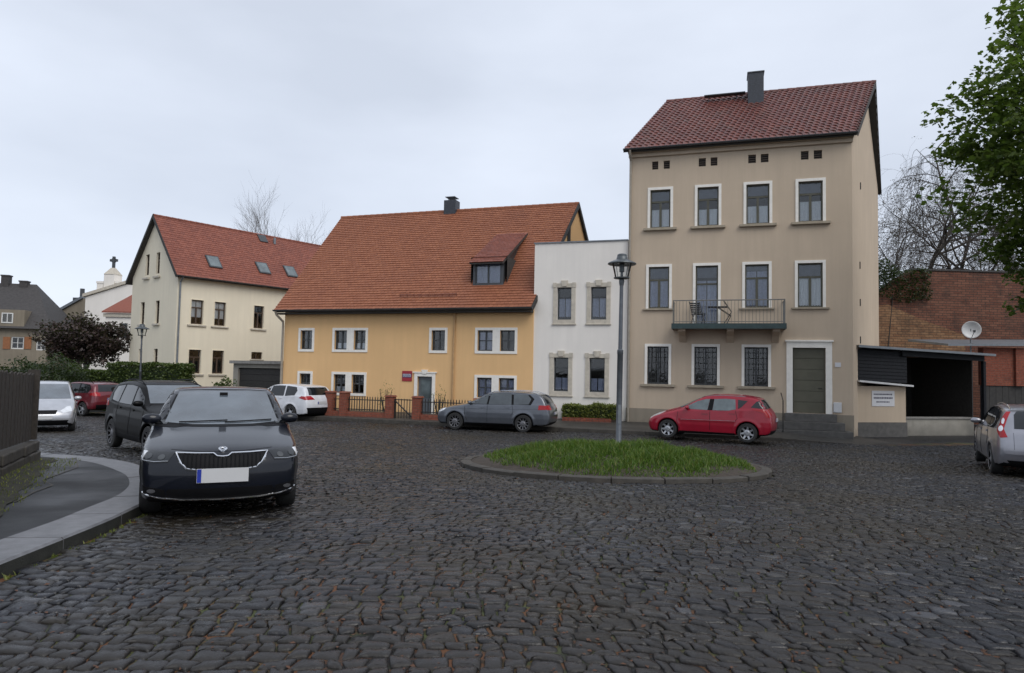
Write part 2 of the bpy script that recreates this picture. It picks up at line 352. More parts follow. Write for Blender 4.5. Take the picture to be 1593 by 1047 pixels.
# leaf clouds, all vectorised
LEAF = {'diamond': (np.array([(0, -.5, 0), (.3, 0, .08), (0, .5, 0), (-.3, 0, .08)]), np.array([(0, 1, 2), (0, 2, 3)])),
        'maple': (np.array([(0, -.45, 0), (.22, -.3, .03), (.5, -.08, -.06), (.24, .06, .03), (.3, .36, -.05), (0, .55, -.04), (-.3, .36, -.05), (-.24, .06, .03), (-.5, -.08, -.06), (-.22, -.3, .03)]),
                  np.array([(0, 1, 3), (1, 2, 3), (0, 3, 5), (3, 4, 5), (0, 5, 7), (5, 6, 7), (0, 7, 9), (7, 8, 9)]))}
def leaves(name, P, size, mat, parent=None, kind='diamond', flat=0.5, var=0.35):
    P = np.asarray(P, float); n = len(P); T, F = LEAF[kind]
    nrm = RNG.normal(size=(n, 3)); nrm[:, 2] = np.abs(nrm[:, 2]) + flat * 1.5; nrm /= np.linalg.norm(nrm, axis=1)[:, None]
    t = RNG.normal(size=(n, 3)); t -= nrm * (t * nrm).sum(1)[:, None]; t /= np.linalg.norm(t, axis=1)[:, None]
    b = np.cross(nrm, t); s = size * (1 + var * (RNG.random(n) * 2 - 1))
    V = P[:, None, :] + s[:, None, None] * (T[None, :, 0:1] * t[:, None, :] + T[None, :, 1:2] * b[:, None, :] + T[None, :, 2:3] * nrm[:, None, :])
    FF = (F[None] + (np.arange(n) * len(T))[:, None, None]).reshape(-1, 3)
    return link(name, npmesh(name, V.reshape(-1, 3), FF), mat, parent)
# ================================================================ THE SETTING
def sheet(name, pts, mat, dz, dens=0.6, parent=None, kind='structure', zf=gz):
    """polygon in plan, draped on the ground function"""
    poly = []
    n = len(pts)
    for i in range(n):
        a = Vector(pts[i]); b = Vector(pts[(i + 1) % n]); k = max(1, int((b - a).length / dens))
        for j in range(k): poly.append(a + (b - a) * (j / k))
    xs = [p.x for p in poly]; ys = [p.y for p in poly]; grid = []
    gx = np.arange(min(xs), max(xs), dens); gy = np.arange(min(ys), max(ys), dens)
    grid = [Vector((x + 0.013, y + 0.017)) for x in gx for y in gy]
    m = len(poly)
    vs, es, fs, *_ = delaunay_2d_cdt(poly + grid, [(i, (i + 1) % m) for i in range(m)], [list(range(m))], 1, 1e-5)
    use = sorted({i for f in fs for i in f}); rm = {i: j for j, i in enumerate(use)}; vs = [vs[i] for i in use]; fs = [tuple(rm[i] for i in f) for f in fs]
    me = bpy.data.meshes.new(name); me.from_pydata([(v.x, v.y, zf(v.x, v.y) + dz) for v in vs], [], [tuple(f) for f in fs])
    me.polygons.foreach_set('use_smooth', [True] * len(me.polygons)); me.update()
    if len(me.polygons) and me.polygons[0].normal.z < 0: me.flip_normals()
    o = link(name, me, mat, parent)
    if kind: o['kind'] = kind
    return o
# earth to the horizon
g = MB(); g.quad((-1500, -1500, -1.05), (1500, -1500, -1.05), (1500, 1500, -1.05), (-1500, 1500, -1.05)); tag(g.build('ground', 'ground_earth'), kind='structure')
# the streets beyond the square: cobbles too far off to tell apart
gx = np.linspace(-80, 70, 101); gy = np.linspace(-30, 100, 88)
V = np.array([(x, y, gz(x, y) - 0.05) for y in gy for x in gx]); nx = len(gx)
F = np.array([(j * nx + i, j * nx + i + 1, (j + 1) * nx + i + 1, (j + 1) * nx + i) for j in range(len(gy) - 1) for i in range(nx - 1)])
tag(link('street', npmesh('street', V, F, True), 'far_cobble'), kind='structure')

# outlines in plan
KERB = [(-3.3, -3), (-3.5, 1), (-3.68, 3.2), (-3.83, 5.1), (-3.97, 6.7), (-4.14, 7.7), (-4.36, 8.7), (-4.9, 9.9), (-5.8, 11.2), (-7.4, 12.8), (-9.4, 13.7), (-13, 14.3), (-20, 14.6)]
def resample(pts, step):
    p = [Vector(q) for q in pts]; out = []
    cr = []
    for i in range(len(p) - 1):
        a, b, c, d = p[max(i - 1, 0)], p[i], p[i + 1], p[min(i + 2, len(p) - 1)]
        for k in range(12):
            t = k / 12
            cr.append(0.5 * ((2 * b) + (c - a) * t + (2 * a - 5 * b + 4 * c - d) * t * t + (3 * b - a - 3 * c + d) * t ** 3))
    cr.append(p[-1]); acc = 0; out = [cr[0]]
    for i in range(1, len(cr)):
        acc += (cr[i] - cr[i - 1]).length
        if acc >= step: out.append(cr[i]); acc = 0
    return out
KC = resample(KERB, 0.18)
def normals(pts):
    r = []
    for i in range(len(pts)):
        d = (pts[min(i + 1, len(pts) - 1)] - pts[max(i - 1, 0)]).normalized(); r.append(Vector((-d.y, d.x)))
    return r
KN = normals(KC); KI = [p + n * 0.48 for p, n in zip(KC, KN)]
def left_pave(x, y):      # inside the pavement on the left (incl. kerb)
    best = min(range(len(KC)), key=lambda i: (KC[i].x - x) ** 2 + (KC[i].y - y) ** 2)
    return (Vector((x, y)) - KC[best]).dot(KN[best]) > -0.03
ISL = (2.17, 14.55, 3.2, 3.0)
def island_r(x, y): return math.hypot((x - ISL[0]) / ISL[2], (y - ISL[1]) / ISL[3])
def kerb_far(x): return 26.6 - 0.325 * x if x < 13 else 22.4 + (x - 13) * 0.35
def is_cobble(x, y):
    if y > kerb_far(x) - 0.02 and -13.5 < x: return False
    if x < -3.2 and y < 15 and left_pave(x, y): return False
    return island_r(x, y) > 1.0
# ---- cobblestones laid in wavy courses
def warp(u, v):
    a = R(-9) + 0.0; x = u * math.cos(a) - v * math.sin(a); y = u * math.sin(a) + v * math.cos(a)
    return (x + 0.25 * math.sin(y * 0.7 + 0.5) + 0.03 * math.sin(y * 2.3 + x * 0.7), y + 0.35 * math.sin(x * 0.55 + 1.0) + 0.05 * math.sin(x * 1.7 + y * 0.4))
rnd = random.Random(3)
SW, SH = 0.124, 0.116
v = 1.2; lines = []; rows = []
while v < 31:
    h = SH * rnd.uniform(0.78, 1.25); rows.append((v, v + h)); v += h
prevb = None; stones = []
bounds = []
for (v0, v1) in rows:
    u = -26 - rnd.random() * 0.2; bs = []
    while u < 25:
        bs.append(u); u += SW * rnd.choice((0.65, 0.85, 1.0, 1.15, 1.4, 1.7)) * rnd.uniform(0.9, 1.1)
    bounds.append(bs)
def jit(u, r):
    h = math.sin(u * 127.1 + r * 311.7) * 43758.5453; h -= math.floor(h)
    k = math.sin(u * 269.5 + r * 183.3) * 24634.6345; k -= math.floor(k)
    return (h - 0.5) * 0.055, (k - 0.5) * 0.06
near = []; sv = []; sf = []; nv = 0
import bisect
nst = 0; base_cells = set()
def stone_geo(poly, cx, cy, fine):
    """poly: plan outline (joint side). Returns verts, faces with a rounded, slightly tilted top"""
    if fine:
        q = []
        for i in range(len(poly)):
            a, b = poly[i], poly[(i + 1) % len(poly)]; q.append(a)
            if math.hypot(a[0] - b[0], a[1] - b[1]) > 0.06: q.append(((a[0] + b[0]) / 2 + rnd.uniform(-.008, .008), (a[1] + b[1]) / 2 + rnd.uniform(-.008, .008)))
        poly = []
        for i in range(len(q)):
            a, b = q[i], q[(i + 1) % len(q)]; poly += [(a[0] * .78 + b[0] * .22, a[1] * .78 + b[1] * .22), (a[0] * .22 + b[0] * .78, a[1] * .22 + b[1] * .78)]
    n = len(poly); tx = rnd.gauss(0, 0.035); ty = rnd.gauss(0, 0.05); dz = rnd.gauss(0, 0.004)
    top = lambda x, y: gz(x, y) + dz + (x - cx) * tx + (y - cy) * ty
    vs = []; fs = []
    rings = ((0.93, -0.045), (0.90, -0.014), (0.82, -0.003), (0.45, 0.002)) if fine else ((0.90, -0.045), (0.86, -0.012), (0.72, 0.0))
    for s_, z_ in rings:
        for (x, y) in poly:
            X = cx + (x - cx) * s_; Y = cy + (y - cy) * s_
            vs.append((X, Y, top(X, Y) + z_ + (rnd.uniform(-0.002, 0.002) if z_ > -0.03 else 0)))
    for r in range(len(rings) - 1):
        for i in range(n): fs.append((r * n + i, r * n + (i + 1) % n, (r + 1) * n + (i + 1) % n, (r + 1) * n + i))
    fs.append(tuple((len(rings) - 1) * n + i for i in range(n)))
    return vs, fs
for r, (v0, v1) in enumerate(rows):
    bs = bounds[r]; lo = bounds[r - 1] if r else []; hi = bounds[r + 1] if r + 1 < len(rows) else []
    for i in range(len(bs) - 1):
        u0, u1 = bs[i], bs[i + 1]; um = (u0 + u1) / 2; vm = (v0 + v1) / 2
        x, y = warp(um, vm)
        if y < 2.3 or abs(x) > 0.80 * y + 1.6: continue
        if not is_cobble(x, y): continue
        pts = []
        us = [u0] + lo[bisect.bisect_right(lo, u0 + 0.02):bisect.bisect_left(lo, u1 - 0.02)] + [u1]
        for q in us:
            a, b = jit(q, r); pts.append(warp(q + a, v0 + b))
        us = [u0] + hi[bisect.bisect_right(hi, u0 + 0.02):bisect.bisect_left(hi, u1 - 0.02)] + [u1]
        for q in reversed(us):
            a, b = jit(q, r + 1); pts.append(warp(q + a, v1 + b))
        near.append((y, x, pts))
        base_cells.add((int(math.floor(x / 0.5)), int(math.floor(y / 0.5))))
near.sort(key=lambda t: t[0])
cells = set()
for (i, j) in base_cells:
    for di in (-1, 0, 1):
        for dj in (-1, 0, 1): cells.add((i + di, j + dj))
vid = {}; V = []; F = []
for (i, j) in cells:
    q = []
    for a, b in ((i, j), (i + 1, j), (i + 1, j + 1), (i, j + 1)):
        if (a, b) not in vid: vid[(a, b)] = len(V); V.append((a * 0.5, b * 0.5, gz(a * 0.5, b * 0.5) - 0.019))
        q.append(vid[(a, b)])
    F.append(q)
square = tag(link('cobbled_square', npmesh('cobbled_square', V, F, True), 'joint_soil'), kind='structure')
single = 0; sv = []; sf = []
for (y, x, pts) in near:
    fine = y < 9
    vs, fs = stone_geo(pts, x, y, fine)
    inview = abs(x) < 0.75 * y and y > 3.35
    if inview and single < 300:
        me = bpy.data.meshes.new('cobblestone'); me.from_pydata([(a - x, b - y, c) for a, b, c in vs], [], fs)
        me.polygons.foreach_set('use_smooth', [True] * len(me.polygons)); me.update()
        o = link('cobblestone', me, 'cobble', square); o.location = (x, y, 0); single += 1
    else:
        k = len(sv); sv += vs; sf += [tuple(i + k for i in f) for f in fs]
me = bpy.data.meshes.new('cobblestones'); me.from_pydata(sv, [], sf); me.polygons.foreach_set('use_smooth', [True] * len(me.polygons)); me.update()
tag(link('cobblestones', me, 'cobble', square), kind='stuff')
# fallen blossom and leaf scraps lying in the joints
P = []
while len(P) < 1500:
    y = 3.2 + 14 * RNG.random() ** 1.6; x = (RNG.random() * 2 - 1) * 0.8 * y
    if is_cobble(x, y): P.append((x, y, gz(x, y) - 0.004 + 0.006 * RNG.random()))
NT('litter').set(Base_Color=(0.085, 0.034, 0.014), Roughness=0.7)
lt = leaves('leaf_litter', P, 0.034, 'litter', None, 'diamond', flat=4); tag(lt, 'small brown leaf scraps scattered in the joints of the cobbles', 'leaf litter', kind='stuff')

# ---- pavement on the left: asphalt, broad granite kerb slabs
def pz(x, y): return gz(x, y) + 0.105
out_l = [(p.x, p.y) for p in KI]
pave = sheet('pavement', out_l + [(-20, -3)], 'wet_asphalt', 0.0, 0.45, zf=pz)
patch = [on_ground(px, py, 0.11) for px, py in ((23, 781), (52, 766), (82, 755), (66, 747), (96, 736), (121, 727), (118, 712), (70, 716), (20, 728), (-40, 750), (-120, 800))]
sheet('asphalt_patch', [(p.x, p.y) for p in patch], 'patch_asphalt', 0.006, 0.4, parent=pave, kind=None, zf=pz)
ln = [Vector((p.x, p.y)) for p in patch[:7]]; lm = normals(ln)
sheet('cement_joint', [p + n * 0.010 for p, n in zip(ln, lm)] + [p - n * 0.012 for p, n in list(zip(ln, lm))[::-1]], 'kerb_old', 0.008, 0.3, parent=pave, kind=None, zf=pz)
# soil strip along the fence foot
FN0, FN1 = Vector((-8.66, 12.4)), Vector((-5.6, 6.0))
fd = (FN1 - FN0).normalized(); fnn = Vector((-fd.y, fd.x))
sheet('soil_strip', [FN0 - fd * 0.3, FN1, FN1 + fnn * 0.9] + [FN0 + (FN1 - FN0) * (0.95 - 0.05 * k) + fnn * (0.86 - 0.024 * k + 0.08 * math.sin(k * 1.9) + 0.05 * math.sin(k * 4.3)) for k in range(19)] + [FN0 + (FN1 - FN0) * 0.02 + fnn * 0.42, FN0 + fnn * 0.36 - fd * 0.2], 'verge_soil', 0.012, 0.4, parent=pave, kind=None, zf=pz)
i = 0; step = 5
while i + step < len(KC):
    seg = list(range(i, i + step + 1)); mb = MB(); vs = []
    gap = 0.014
    for k in seg:
        f = (k - i) / step; o_, n_ = KC[k], KI[k]
        if k == seg[0]: o_ = o_ + (KC[k + 1] - KC[k]).normalized() * gap; n_ = n_ + (KC[k + 1] - KC[k]).normalized() * gap
        zt = pz(o_.x, o_.y) + 0.012; d = (n_ - o_)
        a = o_; b = o_ + d * 0.04; c = n_
        vs += [(a.x, a.y, gz(a.x, a.y) - 0.1), (a.x, a.y, zt - 0.02), (b.x, b.y, zt), (c.x, c.y, zt - 0.004), (c.x, c.y, zt - 0.12)]
    fs = []
    for k in range(step):
        for j in range(4): fs.append((k * 5 + j, (k + 1) * 5 + j, (k + 1) * 5 + j + 1, k * 5 + j + 1))
    fs += [(0, 1, 2, 3, 4), tuple(step * 5 + j for j in (4, 3, 2, 1, 0))]
    dz = rnd.uniform(-0.006, 0.006)
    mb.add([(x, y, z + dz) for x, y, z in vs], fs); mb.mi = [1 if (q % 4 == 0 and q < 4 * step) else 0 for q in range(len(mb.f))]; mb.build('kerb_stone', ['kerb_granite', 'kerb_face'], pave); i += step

# ---- pavement along the house fronts
def fz(x, y):
    k = kerb_far(x); t = max(0.0, min(1.0, (y - k) / 2.6)); e = sstep(8.5, 12.6, x)
    return (-0.47 + 0.15 * t) * (1 - e) + e * (-0.60 + 0.03 * t)
xs = np.linspace(-15, 13.2, 60)
fp = [(x, kerb_far(x) + 0.15) for x in xs] + [(x, 30.3 - 0.31 * x + (3 if x < -9 else 0)) for x in xs[::-1]]
front = sheet('house_front_pavement', fp, 'pavement_grey', 0.0, 0.7, zf=fz)
x = -14.6
while x < 12.4:
    l = rnd.uniform(0.9, 1.15); mb = MB(); vs = []
    for xx in (x + 0.006, x + l - 0.006):
        y = kerb_far(xx); zt = fz(xx, y) + 0.01
        vs += [(xx, y, -0.75), (xx, y, zt - 0.015), (xx, y + 0.02, zt), (xx, y + 0.16, zt), (xx, y + 0.16, -0.75)]
    mb.add(vs, [(0, 5, 6, 1), (1, 6, 7, 2), (2, 7, 8, 3), (3, 8, 9, 4), (0, 1, 2, 3, 4), (9, 8, 7, 6, 5)])
    mb.build('kerb_stone', 'kerb_old', front); x += l

# ---- traffic island: kerb ring, earth, unmown grass
mound = MB(); rings = [(0.985, -0.02), (0.93, 0.075), (0.86, 0.12), (0.7, 0.22), (0.45, 0.33), (0.2, 0.38)]; N = 64; vs = []
for r_, h_ in rings:
    for k in range(N):
        a = 2 * math.pi * k / N; x = ISL[0] + ISL[2] * r_ * math.cos(a); y = ISL[1] + ISL[3] * r_ * math.sin(a)
        vs.append((x, y, gz(x, y) + h_ + 0.012 * math.sin(7 * a + r_ * 9)))
fs = [(j * N + k, j * N + (k + 1) % N, (j + 1) * N + (k + 1) % N, (j + 1) * N + k) for j in range(len(rings) - 1) for k in range(N)] + [tuple((len(rings) - 1) * N + k for k in range(N))]
mound.add(vs, fs); island = tag(mound.build('traffic_island', 'soil', smooth=True), kind='structure')
NK = 22
for k in range(NK):
    vs = []; S = 4; dz = rnd.uniform(-0.012, 0.012); dr = rnd.uniform(-0.006, 0.006)
    for j in range(S + 1):
        a = 2 * math.pi * (k + 0.012 + (j / S) * 0.976) / NK
        for r_, h_ in ((1.0, -0.1), (1.0, 0.065), (0.992, 0.078), (0.935, 0.083), (0.93, -0.05)):
            r2 = r_ + dr; x = ISL[0] + ISL[2] * r2 * math.cos(a); y = ISL[1] + ISL[3] * r2 * math.sin(a); vs.append((x, y, gz(x, y) + h_ + dz))
    fs = [(j * 5 + q, (j + 1) * 5 + q, (j + 1) * 5 + q + 1, j * 5 + q + 1) for j in range(S) for q in range(4)] + [(0, 1, 2, 3, 4), tuple(S * 5 + q for q in (4, 3, 2, 1, 0))]
    mb = MB(); mb.add(vs, fs); mb.build('kerb_stone', 'kerb_old', island)
def grass(name, pts, hmin, hmax, mat, label, wid=0.012, parent=None, hs=None):
    P = np.asarray(pts, float); n = len(P); a = RNG.random(n) * 6.283; h = (hmin + (hmax - hmin) * RNG.random(n)) * (1.0 if hs is None else np.asarray(hs))
    lean = RNG.random(n) * 0.9; la = RNG.random(n) * 6.283
    side = np.stack([np.cos(a), np.sin(a), np.zeros(n)], 1) * wid; bend = np.stack([np.cos(la), np.sin(la), np.zeros(n)], 1) * (lean * h)[:, None]
    up = np.stack([np.zeros(n), np.zeros(n), h], 1)
    V = np.stack([P - side, P + side, P + up * 0.55 + bend * 0.35 + side * 0.7, P + up * 0.55 + bend * 0.35 - side * 0.7, P + up * 0.92 + bend], 1).reshape(-1, 3)
    i0 = (np.arange(n) * 5)[:, None]
    F = np.concatenate([i0 + np.array([[0, 1, 2]]), i0 + np.array([[0, 2, 3]]), i0 + np.array([[3, 2, 4]])], 0)
    return tag(link(name, npmesh(name, V, F), mat, parent), label, 'grass', kind='stuff')
P = []; HSC = []
while len(P) < 26000:
    a = RNG.random() * 6.283; r_ = math.sqrt(RNG.random()) * 0.94
    lim = 0.94 - 0.10 * max(0, math.cos(a - 3.05)) - 0.05 * max(0, math.cos(a)) + 0.025 * math.sin(9 * a)
    if r_ > lim or (r_ > lim - 0.12 and RNG.random() < 0.4): continue
    x = ISL[0] + ISL[2] * r_ * math.cos(a); y = ISL[1] + ISL[3] * r_ * math.sin(a)
    P.append((x, y, gz(x, y) + float(np.interp(r_, [0.2, 0.45, 0.7, 0.86, 0.93], [0.38, 0.33, 0.22, 0.12, 0.075])) - 0.02)); HSC.append((1 - 0.5 * (r_ / lim) ** 3) * (0.75 + 0.3 * math.sin(x * 2.3 + 1) * math.cos(y * 2.9) + 0.2 * math.sin(x * 5.1 - y * 4.3)))
grass('grass', P, 0.07, 0.27, 'grass_blade', 'long unmown green grass growing on the traffic island', 0.011, hs=HSC)
P = []
while len(P) < 700:                       # weeds at the kerb foot
    k = RNG.integers(8, len(KC) - 40); p = KC[k] - KN[k] * (0.02 + 0.05 * RNG.random()); P.append((p.x + 0.03 * RNG.random(), p.y + 0.1 * RNG.random(), gz(p.x, p.y) - 0.02))
for _ in range(1100):                     # and in the verge below the board fence
    q = FN0 + (FN1 - FN0) * RNG.random() + fnn * (0.15 + 0.7 * RNG.random() ** 1.5); P.append((q.x, q.y, pz(q.x, q.y)))
grass('weeds', P, 0.02, 0.06, 'light_leaf', 'sparse yellowish weeds along the granite kerb and below the board fence', 0.006)
# ================================================================ BUILDINGS
class House:
    """local frame: x along the front to the right, y into the house, z up"""
    def __init__(s, name, label, cat, px, Y, yaw, z0, py=560, origin=None):
        d = ray(px, py); p = EYE + d * (Y / d.y) if origin is None else Vector(origin)
        s.o = Vector((p.x, p.y, z0)); s.a = -R(yaw); s.root = thing(name, label, cat, s.o, s.a)
        s.ux = Vector((math.cos(s.a), math.sin(s.a), 0)); s.uy = Vector((-math.sin(s.a), math.cos(s.a), 0))
    def hit(s, px, py, y=0.0):
        d = ray(px, py); o = s.o + s.uy * y; t = (o - EYE).dot(s.uy) / d.dot(s.uy); q = EYE + d * t - o
        return q.dot(s.ux), q.z
    def rect(s, r, y=0.0):                 # photo rectangle (x0,x1,y0,y1) -> s0,s1,z0,z1
        xm, ym = (r[0] + r[1]) / 2, (r[2] + r[3]) / 2
        return s.hit(r[0], ym, y)[0], s.hit(r[1], ym, y)[0], s.hit(xm, r[3], y)[1], s.hit(xm, r[2], y)[1]
def wall_open(mb, s0, s1, z0, z1, ops, depth=0.14, y=0.0, top=None):
    xs = sorted({s0, s1} | {o[0] for o in ops} | {o[1] for o in ops}); zs = sorted({z0, z1} | {o[2] for o in ops} | {o[3] for o in ops})
    xs = [x for x in xs if s0 <= x <= s1]; zs = [z for z in zs if z0 <= z <= z1]
    for i in range(len(xs) - 1):
        for j in range(len(zs) - 1):
            cx, cz = (xs[i] + xs[i + 1]) / 2, (zs[j] + zs[j + 1]) / 2
            if any(o[0] < cx < o[1] and o[2] < cz < o[3] for o in ops): continue
            mb.quad((xs[i], y, zs[j]), (xs[i + 1], y, zs[j]), (xs[i + 1], y, zs[j + 1]), (xs[i], y, zs[j + 1]))
    for a, b, c, d in ops:
        e = y + depth
        mb.quad((a, y, c), (a, e, c), (a, e, d), (a, y, d)); mb.quad((b, e, c), (b, y, c), (b, y, d), (b, e, d))
        mb.quad((a, y, d), (a, e, d), (b, e, d), (b, y, d)); mb.quad((a, e, c), (a, y, c), (b, y, c), (b, e, c))
def ring(mb, a, b, c, d, w, y0, y1, bottom=True):
    A, B, Cc, D = a - w, b + w, (c - w if bottom else c), d + w
    if bottom:
        o = [(A, Cc), (B, Cc), (B, D), (A, D)]; i = [(a, c), (b, c), (b, d), (a, d)]; n = 4
        P = [(x, y0, z) for x, z in o] + [(x, y0, z) for x, z in i] + [(x, y1, z) for x, z in o] + [(x, y1, z) for x, z in i]
        F = []
        for k in range(4):
            k2 = (k + 1) % 4; F += [(k, k2, 4 + k2, 4 + k), (8 + k2, 8 + k, k, k2)[::1], (4 + k, 4 + k2, 12 + k2, 12 + k)]
        mb.add(P, F)
    else:
        o = [(A, Cc), (A, D), (B, D), (B, Cc)]; i = [(a, Cc), (a, d), (b, d), (b, Cc)]
        P = [(x, y0, z) for x, z in o] + [(x, y0, z) for x, z in i] + [(x, y1, z) for x, z in o] + [(x, y1, z) for x, z in i]
        F = []
        for k in range(3):
            F += [(k, k + 1, 5 + k, 4 + k), (8 + k, 9 + k, k + 1, k), (4 + k, 5 + k, 13 + k, 12 + k)]
        F += [(0, 4, 12, 8), (3, 11, 15, 7)]
        mb.add(P, F)
def window(H, r, bars='T', frame='olive_frame', sur=None, sill=None, curtain=None, depth=0.14, y=0.0, bw=0.055, name='window', xf=None, blind=None):
    a, b, c, d = r; W, Hh = b - a, d - c; fy0, fy1 = y + depth - 0.03, y + depth + 0.03
    holes = []; mb = MB()
    def bar(x0, x1, z0, z1, k=0.0): mb.box(x0, x1, fy0 + k, fy1, z0, z1)
    bar(a, a + bw, c, d); bar(b - bw, b, c, d); bar(a + bw, b - bw, d - bw, d, 0.002); bar(a + bw, b - bw, c, c + bw * 1.2, 0.002)
    i0, i1, j0, j1 = a + bw, b - bw, c + bw * 1.2, d - bw; m = (i0 + i1) / 2; t = j0 + (j1 - j0) * 0.70
    if bars == 'T':
        bar(i0, i1, t - 0.035, t + 0.035, 0.004); bar(m - 0.045, m + 0.045, j0, t - 0.035, 0.006)
        holes = [(i0, m - 0.045, j0, t - 0.035), (m + 0.045, i1, j0, t - 0.035), (i0, i1, t + 0.035, j1)]
    elif bars == 'H':
        bar(i0, i1, t - 0.03, t + 0.03, 0.004); holes = [(i0, i1, j0, t - 0.03), (i0, i1, t + 0.03, j1)]
    elif bars == 'two':
        bar(m - 0.035, m + 0.035, j0, j1, 0.004); holes = [(i0, m - 0.035, j0, j1), (m + 0.035, i1, j0, j1)]
    elif bars == 'cross':
        bar(m - 0.03, m + 0.03, j0, j1, 0.004); t = (j0 + j1) / 2
        bar(i0, m - 0.03, t - 0.02, t + 0.02, 0.008); bar(m + 0.03, i1, t - 0.02, t + 0.02, 0.008)
        holes = [(p, q, z0, z1) for p, q in ((i0, m - 0.03), (m + 0.03, i1)) for z0, z1 in ((j0, t - 0.02), (t + 0.02, j1))]
    else: holes = [(i0, i1, j0, j1)]
    win = mb.build(name, frame, H.root)
    if xf is not None: win.matrix_local = xf
    for (p, q, z0, z1) in holes:
        tl = R(rnd.uniform(-0.5, 0.5)); pb = MB(); pb.box(p - (p + q) / 2, q - (p + q) / 2, -0.003, 0.003, z0 - (z0 + z1) / 2, z1 - (z0 + z1) / 2)
        o = pb.build('pane', 'window_glass', win); o.location = ((p + q) / 2, y + depth + 0.012, (z0 + z1) / 2); o.rotation_euler = (tl, 0, R(rnd.uniform(-0.4, 0.4)))
    if sur:
        w_, mt, bot = sur; rb = MB(); ring(rb, a, b, c, d, w_, y - 0.035, y, bot); rb.build('surround', mt, win)
    if sill:
        e, h, pr, mt = sill; zt = c - (sur[0] if sur and sur[2] else 0) - 0.002
        sb = MB(); sb.box(a - e, b + e, y - pr, y + (depth if not (sur and sur[2]) else 0.0), zt - h, zt); sb.build('sill', mt, win, bevel=0.008)
    if curtain:
        z0, z1, mt = curtain; cb = MB(); n = max(8, int(W / 0.045)); zz0, zz1 = c + Hh * z0, c + Hh * z1
        for half in ((i0, m - 0.02), (m + 0.02, i1)):
            vs = []
            for k in range(n + 1):
                x = half[0] + (half[1] - half[0]) * k / n; yy = y + depth + 0.055 + 0.014 * math.sin(k * 1.9) + 0.008 * math.sin(k * 4.1)
                vs += [(x, yy, zz0 + 0.012 * math.sin(k * 1.3)), (x, yy, zz1)]
            cb.add(vs, [(2 * k, 2 * k + 2, 2 * k + 3, 2 * k + 1) for k in range(n)])
        cb.build('curtain', mt, win, smooth=True)
    if blind:
        bb = MB(); zz = d - Hh * blind; bb.box(a + 0.02, b - 0.02, y + depth + 0.032, y + depth + 0.036, zz, d - 0.01); bb.build('blind', 'blind', win)
    rb = MB()                               # dim room behind the panes
    e = y + depth + 1.3; x0, x1, z0, z1 = a - 0.25, b + 0.25, c - 0.2, d + 0.2; f = y + depth + 0.04
    rb.quad((x0, e, z0), (x1, e, z0), (x1, e, z1), (x0, e, z1)); rb.quad((x0, f, z0), (x0, e, z0), (x0, e, z1), (x0, f, z1)); rb.quad((x1, e, z0), (x1, f, z0), (x1, f, z1), (x1, e, z1))
    rb.quad((x0, f, z1), (x0, e, z1), (x1, e, z1), (x1, f, z1)); rb.quad((x0, e, z0), (x0, f, z0), (x1, f, z0), (x1, e, z0))
    rb.build('room', 'room_dark', win)
    return win
def roof_field(name, mat, parent, ev, rg, xl, xr, tw, tl, arc=0.0, lift=0.035, flip=1, jitter=0.004):
    """tiles over a slope: ev=(y,z) eave, rg=(y,z) ridge, xl/xr(y) limits; each tile an island of its own"""
    dy, dz = rg[0] - ev[0], rg[1] - ev[1]; Ls = math.hypot(dy, dz); uy, uz = dy / Ls, dz / Ls; ny, nz = -uz * flip, abs(uy)
    if flip < 0: ny = uz
    n = max(1, round(Ls / tl)); tl = Ls / n; mb = MB(); seg = 4 if arc else 1
    for j in range(n):
        v0 = j * tl - (0.02 if j else 0.05); v1 = (j + 1) * tl + 0.03
        ym = ev[0] + uy * (j + 0.5) * tl; a, b = xl(ym), xr(ym); m = max(1, round((b - a) / tw)); off = (0.5 * tw if j % 2 and not arc else 0.0)
        x = a - off
        while x < b - 0.02:
            x0, x1 = max(x, a), min(x + tw, b); x += tw
            if x1 - x0 < 0.03: continue
            h = lift + rnd.uniform(-jitter, jitter); sk = rnd.uniform(-jitter, jitter) * 2; vs = []
            for k in range(seg + 1):
                t = k / seg; xx = x0 + 0.004 + (x1 - x0 - 0.008) * t; ar = arc * math.sin(t * math.pi * 1.5 + 0.2)
                for (vv, hh) in ((v0 + sk, 0.0), (v0 + sk, h + ar), (v1, 0.008 + ar)):
                    vs.append((xx, ev[0] + uy * vv + ny * hh, ev[1] + uz * vv + nz * hh))
            fs = []
            for k in range(seg):
                for q in range(2): fs.append((k * 3 + q, k * 3 + 3 + q, k * 3 + 4 + q, k * 3 + 1 + q)[::flip])
            mb.add(vs, fs)
    return tag(mb.build(name, mat, parent), kind='stuff')
def slab(mb, ev, rg, xl, xr, th=0.14):
    t = [(xl(ev[0]), ev[0], ev[1]), (xr(ev[0]), ev[0], ev[1]), (xr(rg[0]), rg[0], rg[1]), (xl(rg[0]), rg[0], rg[1])]
    mb.prism([(x, y, z - th) for x, y, z in t], (0, 0, th))
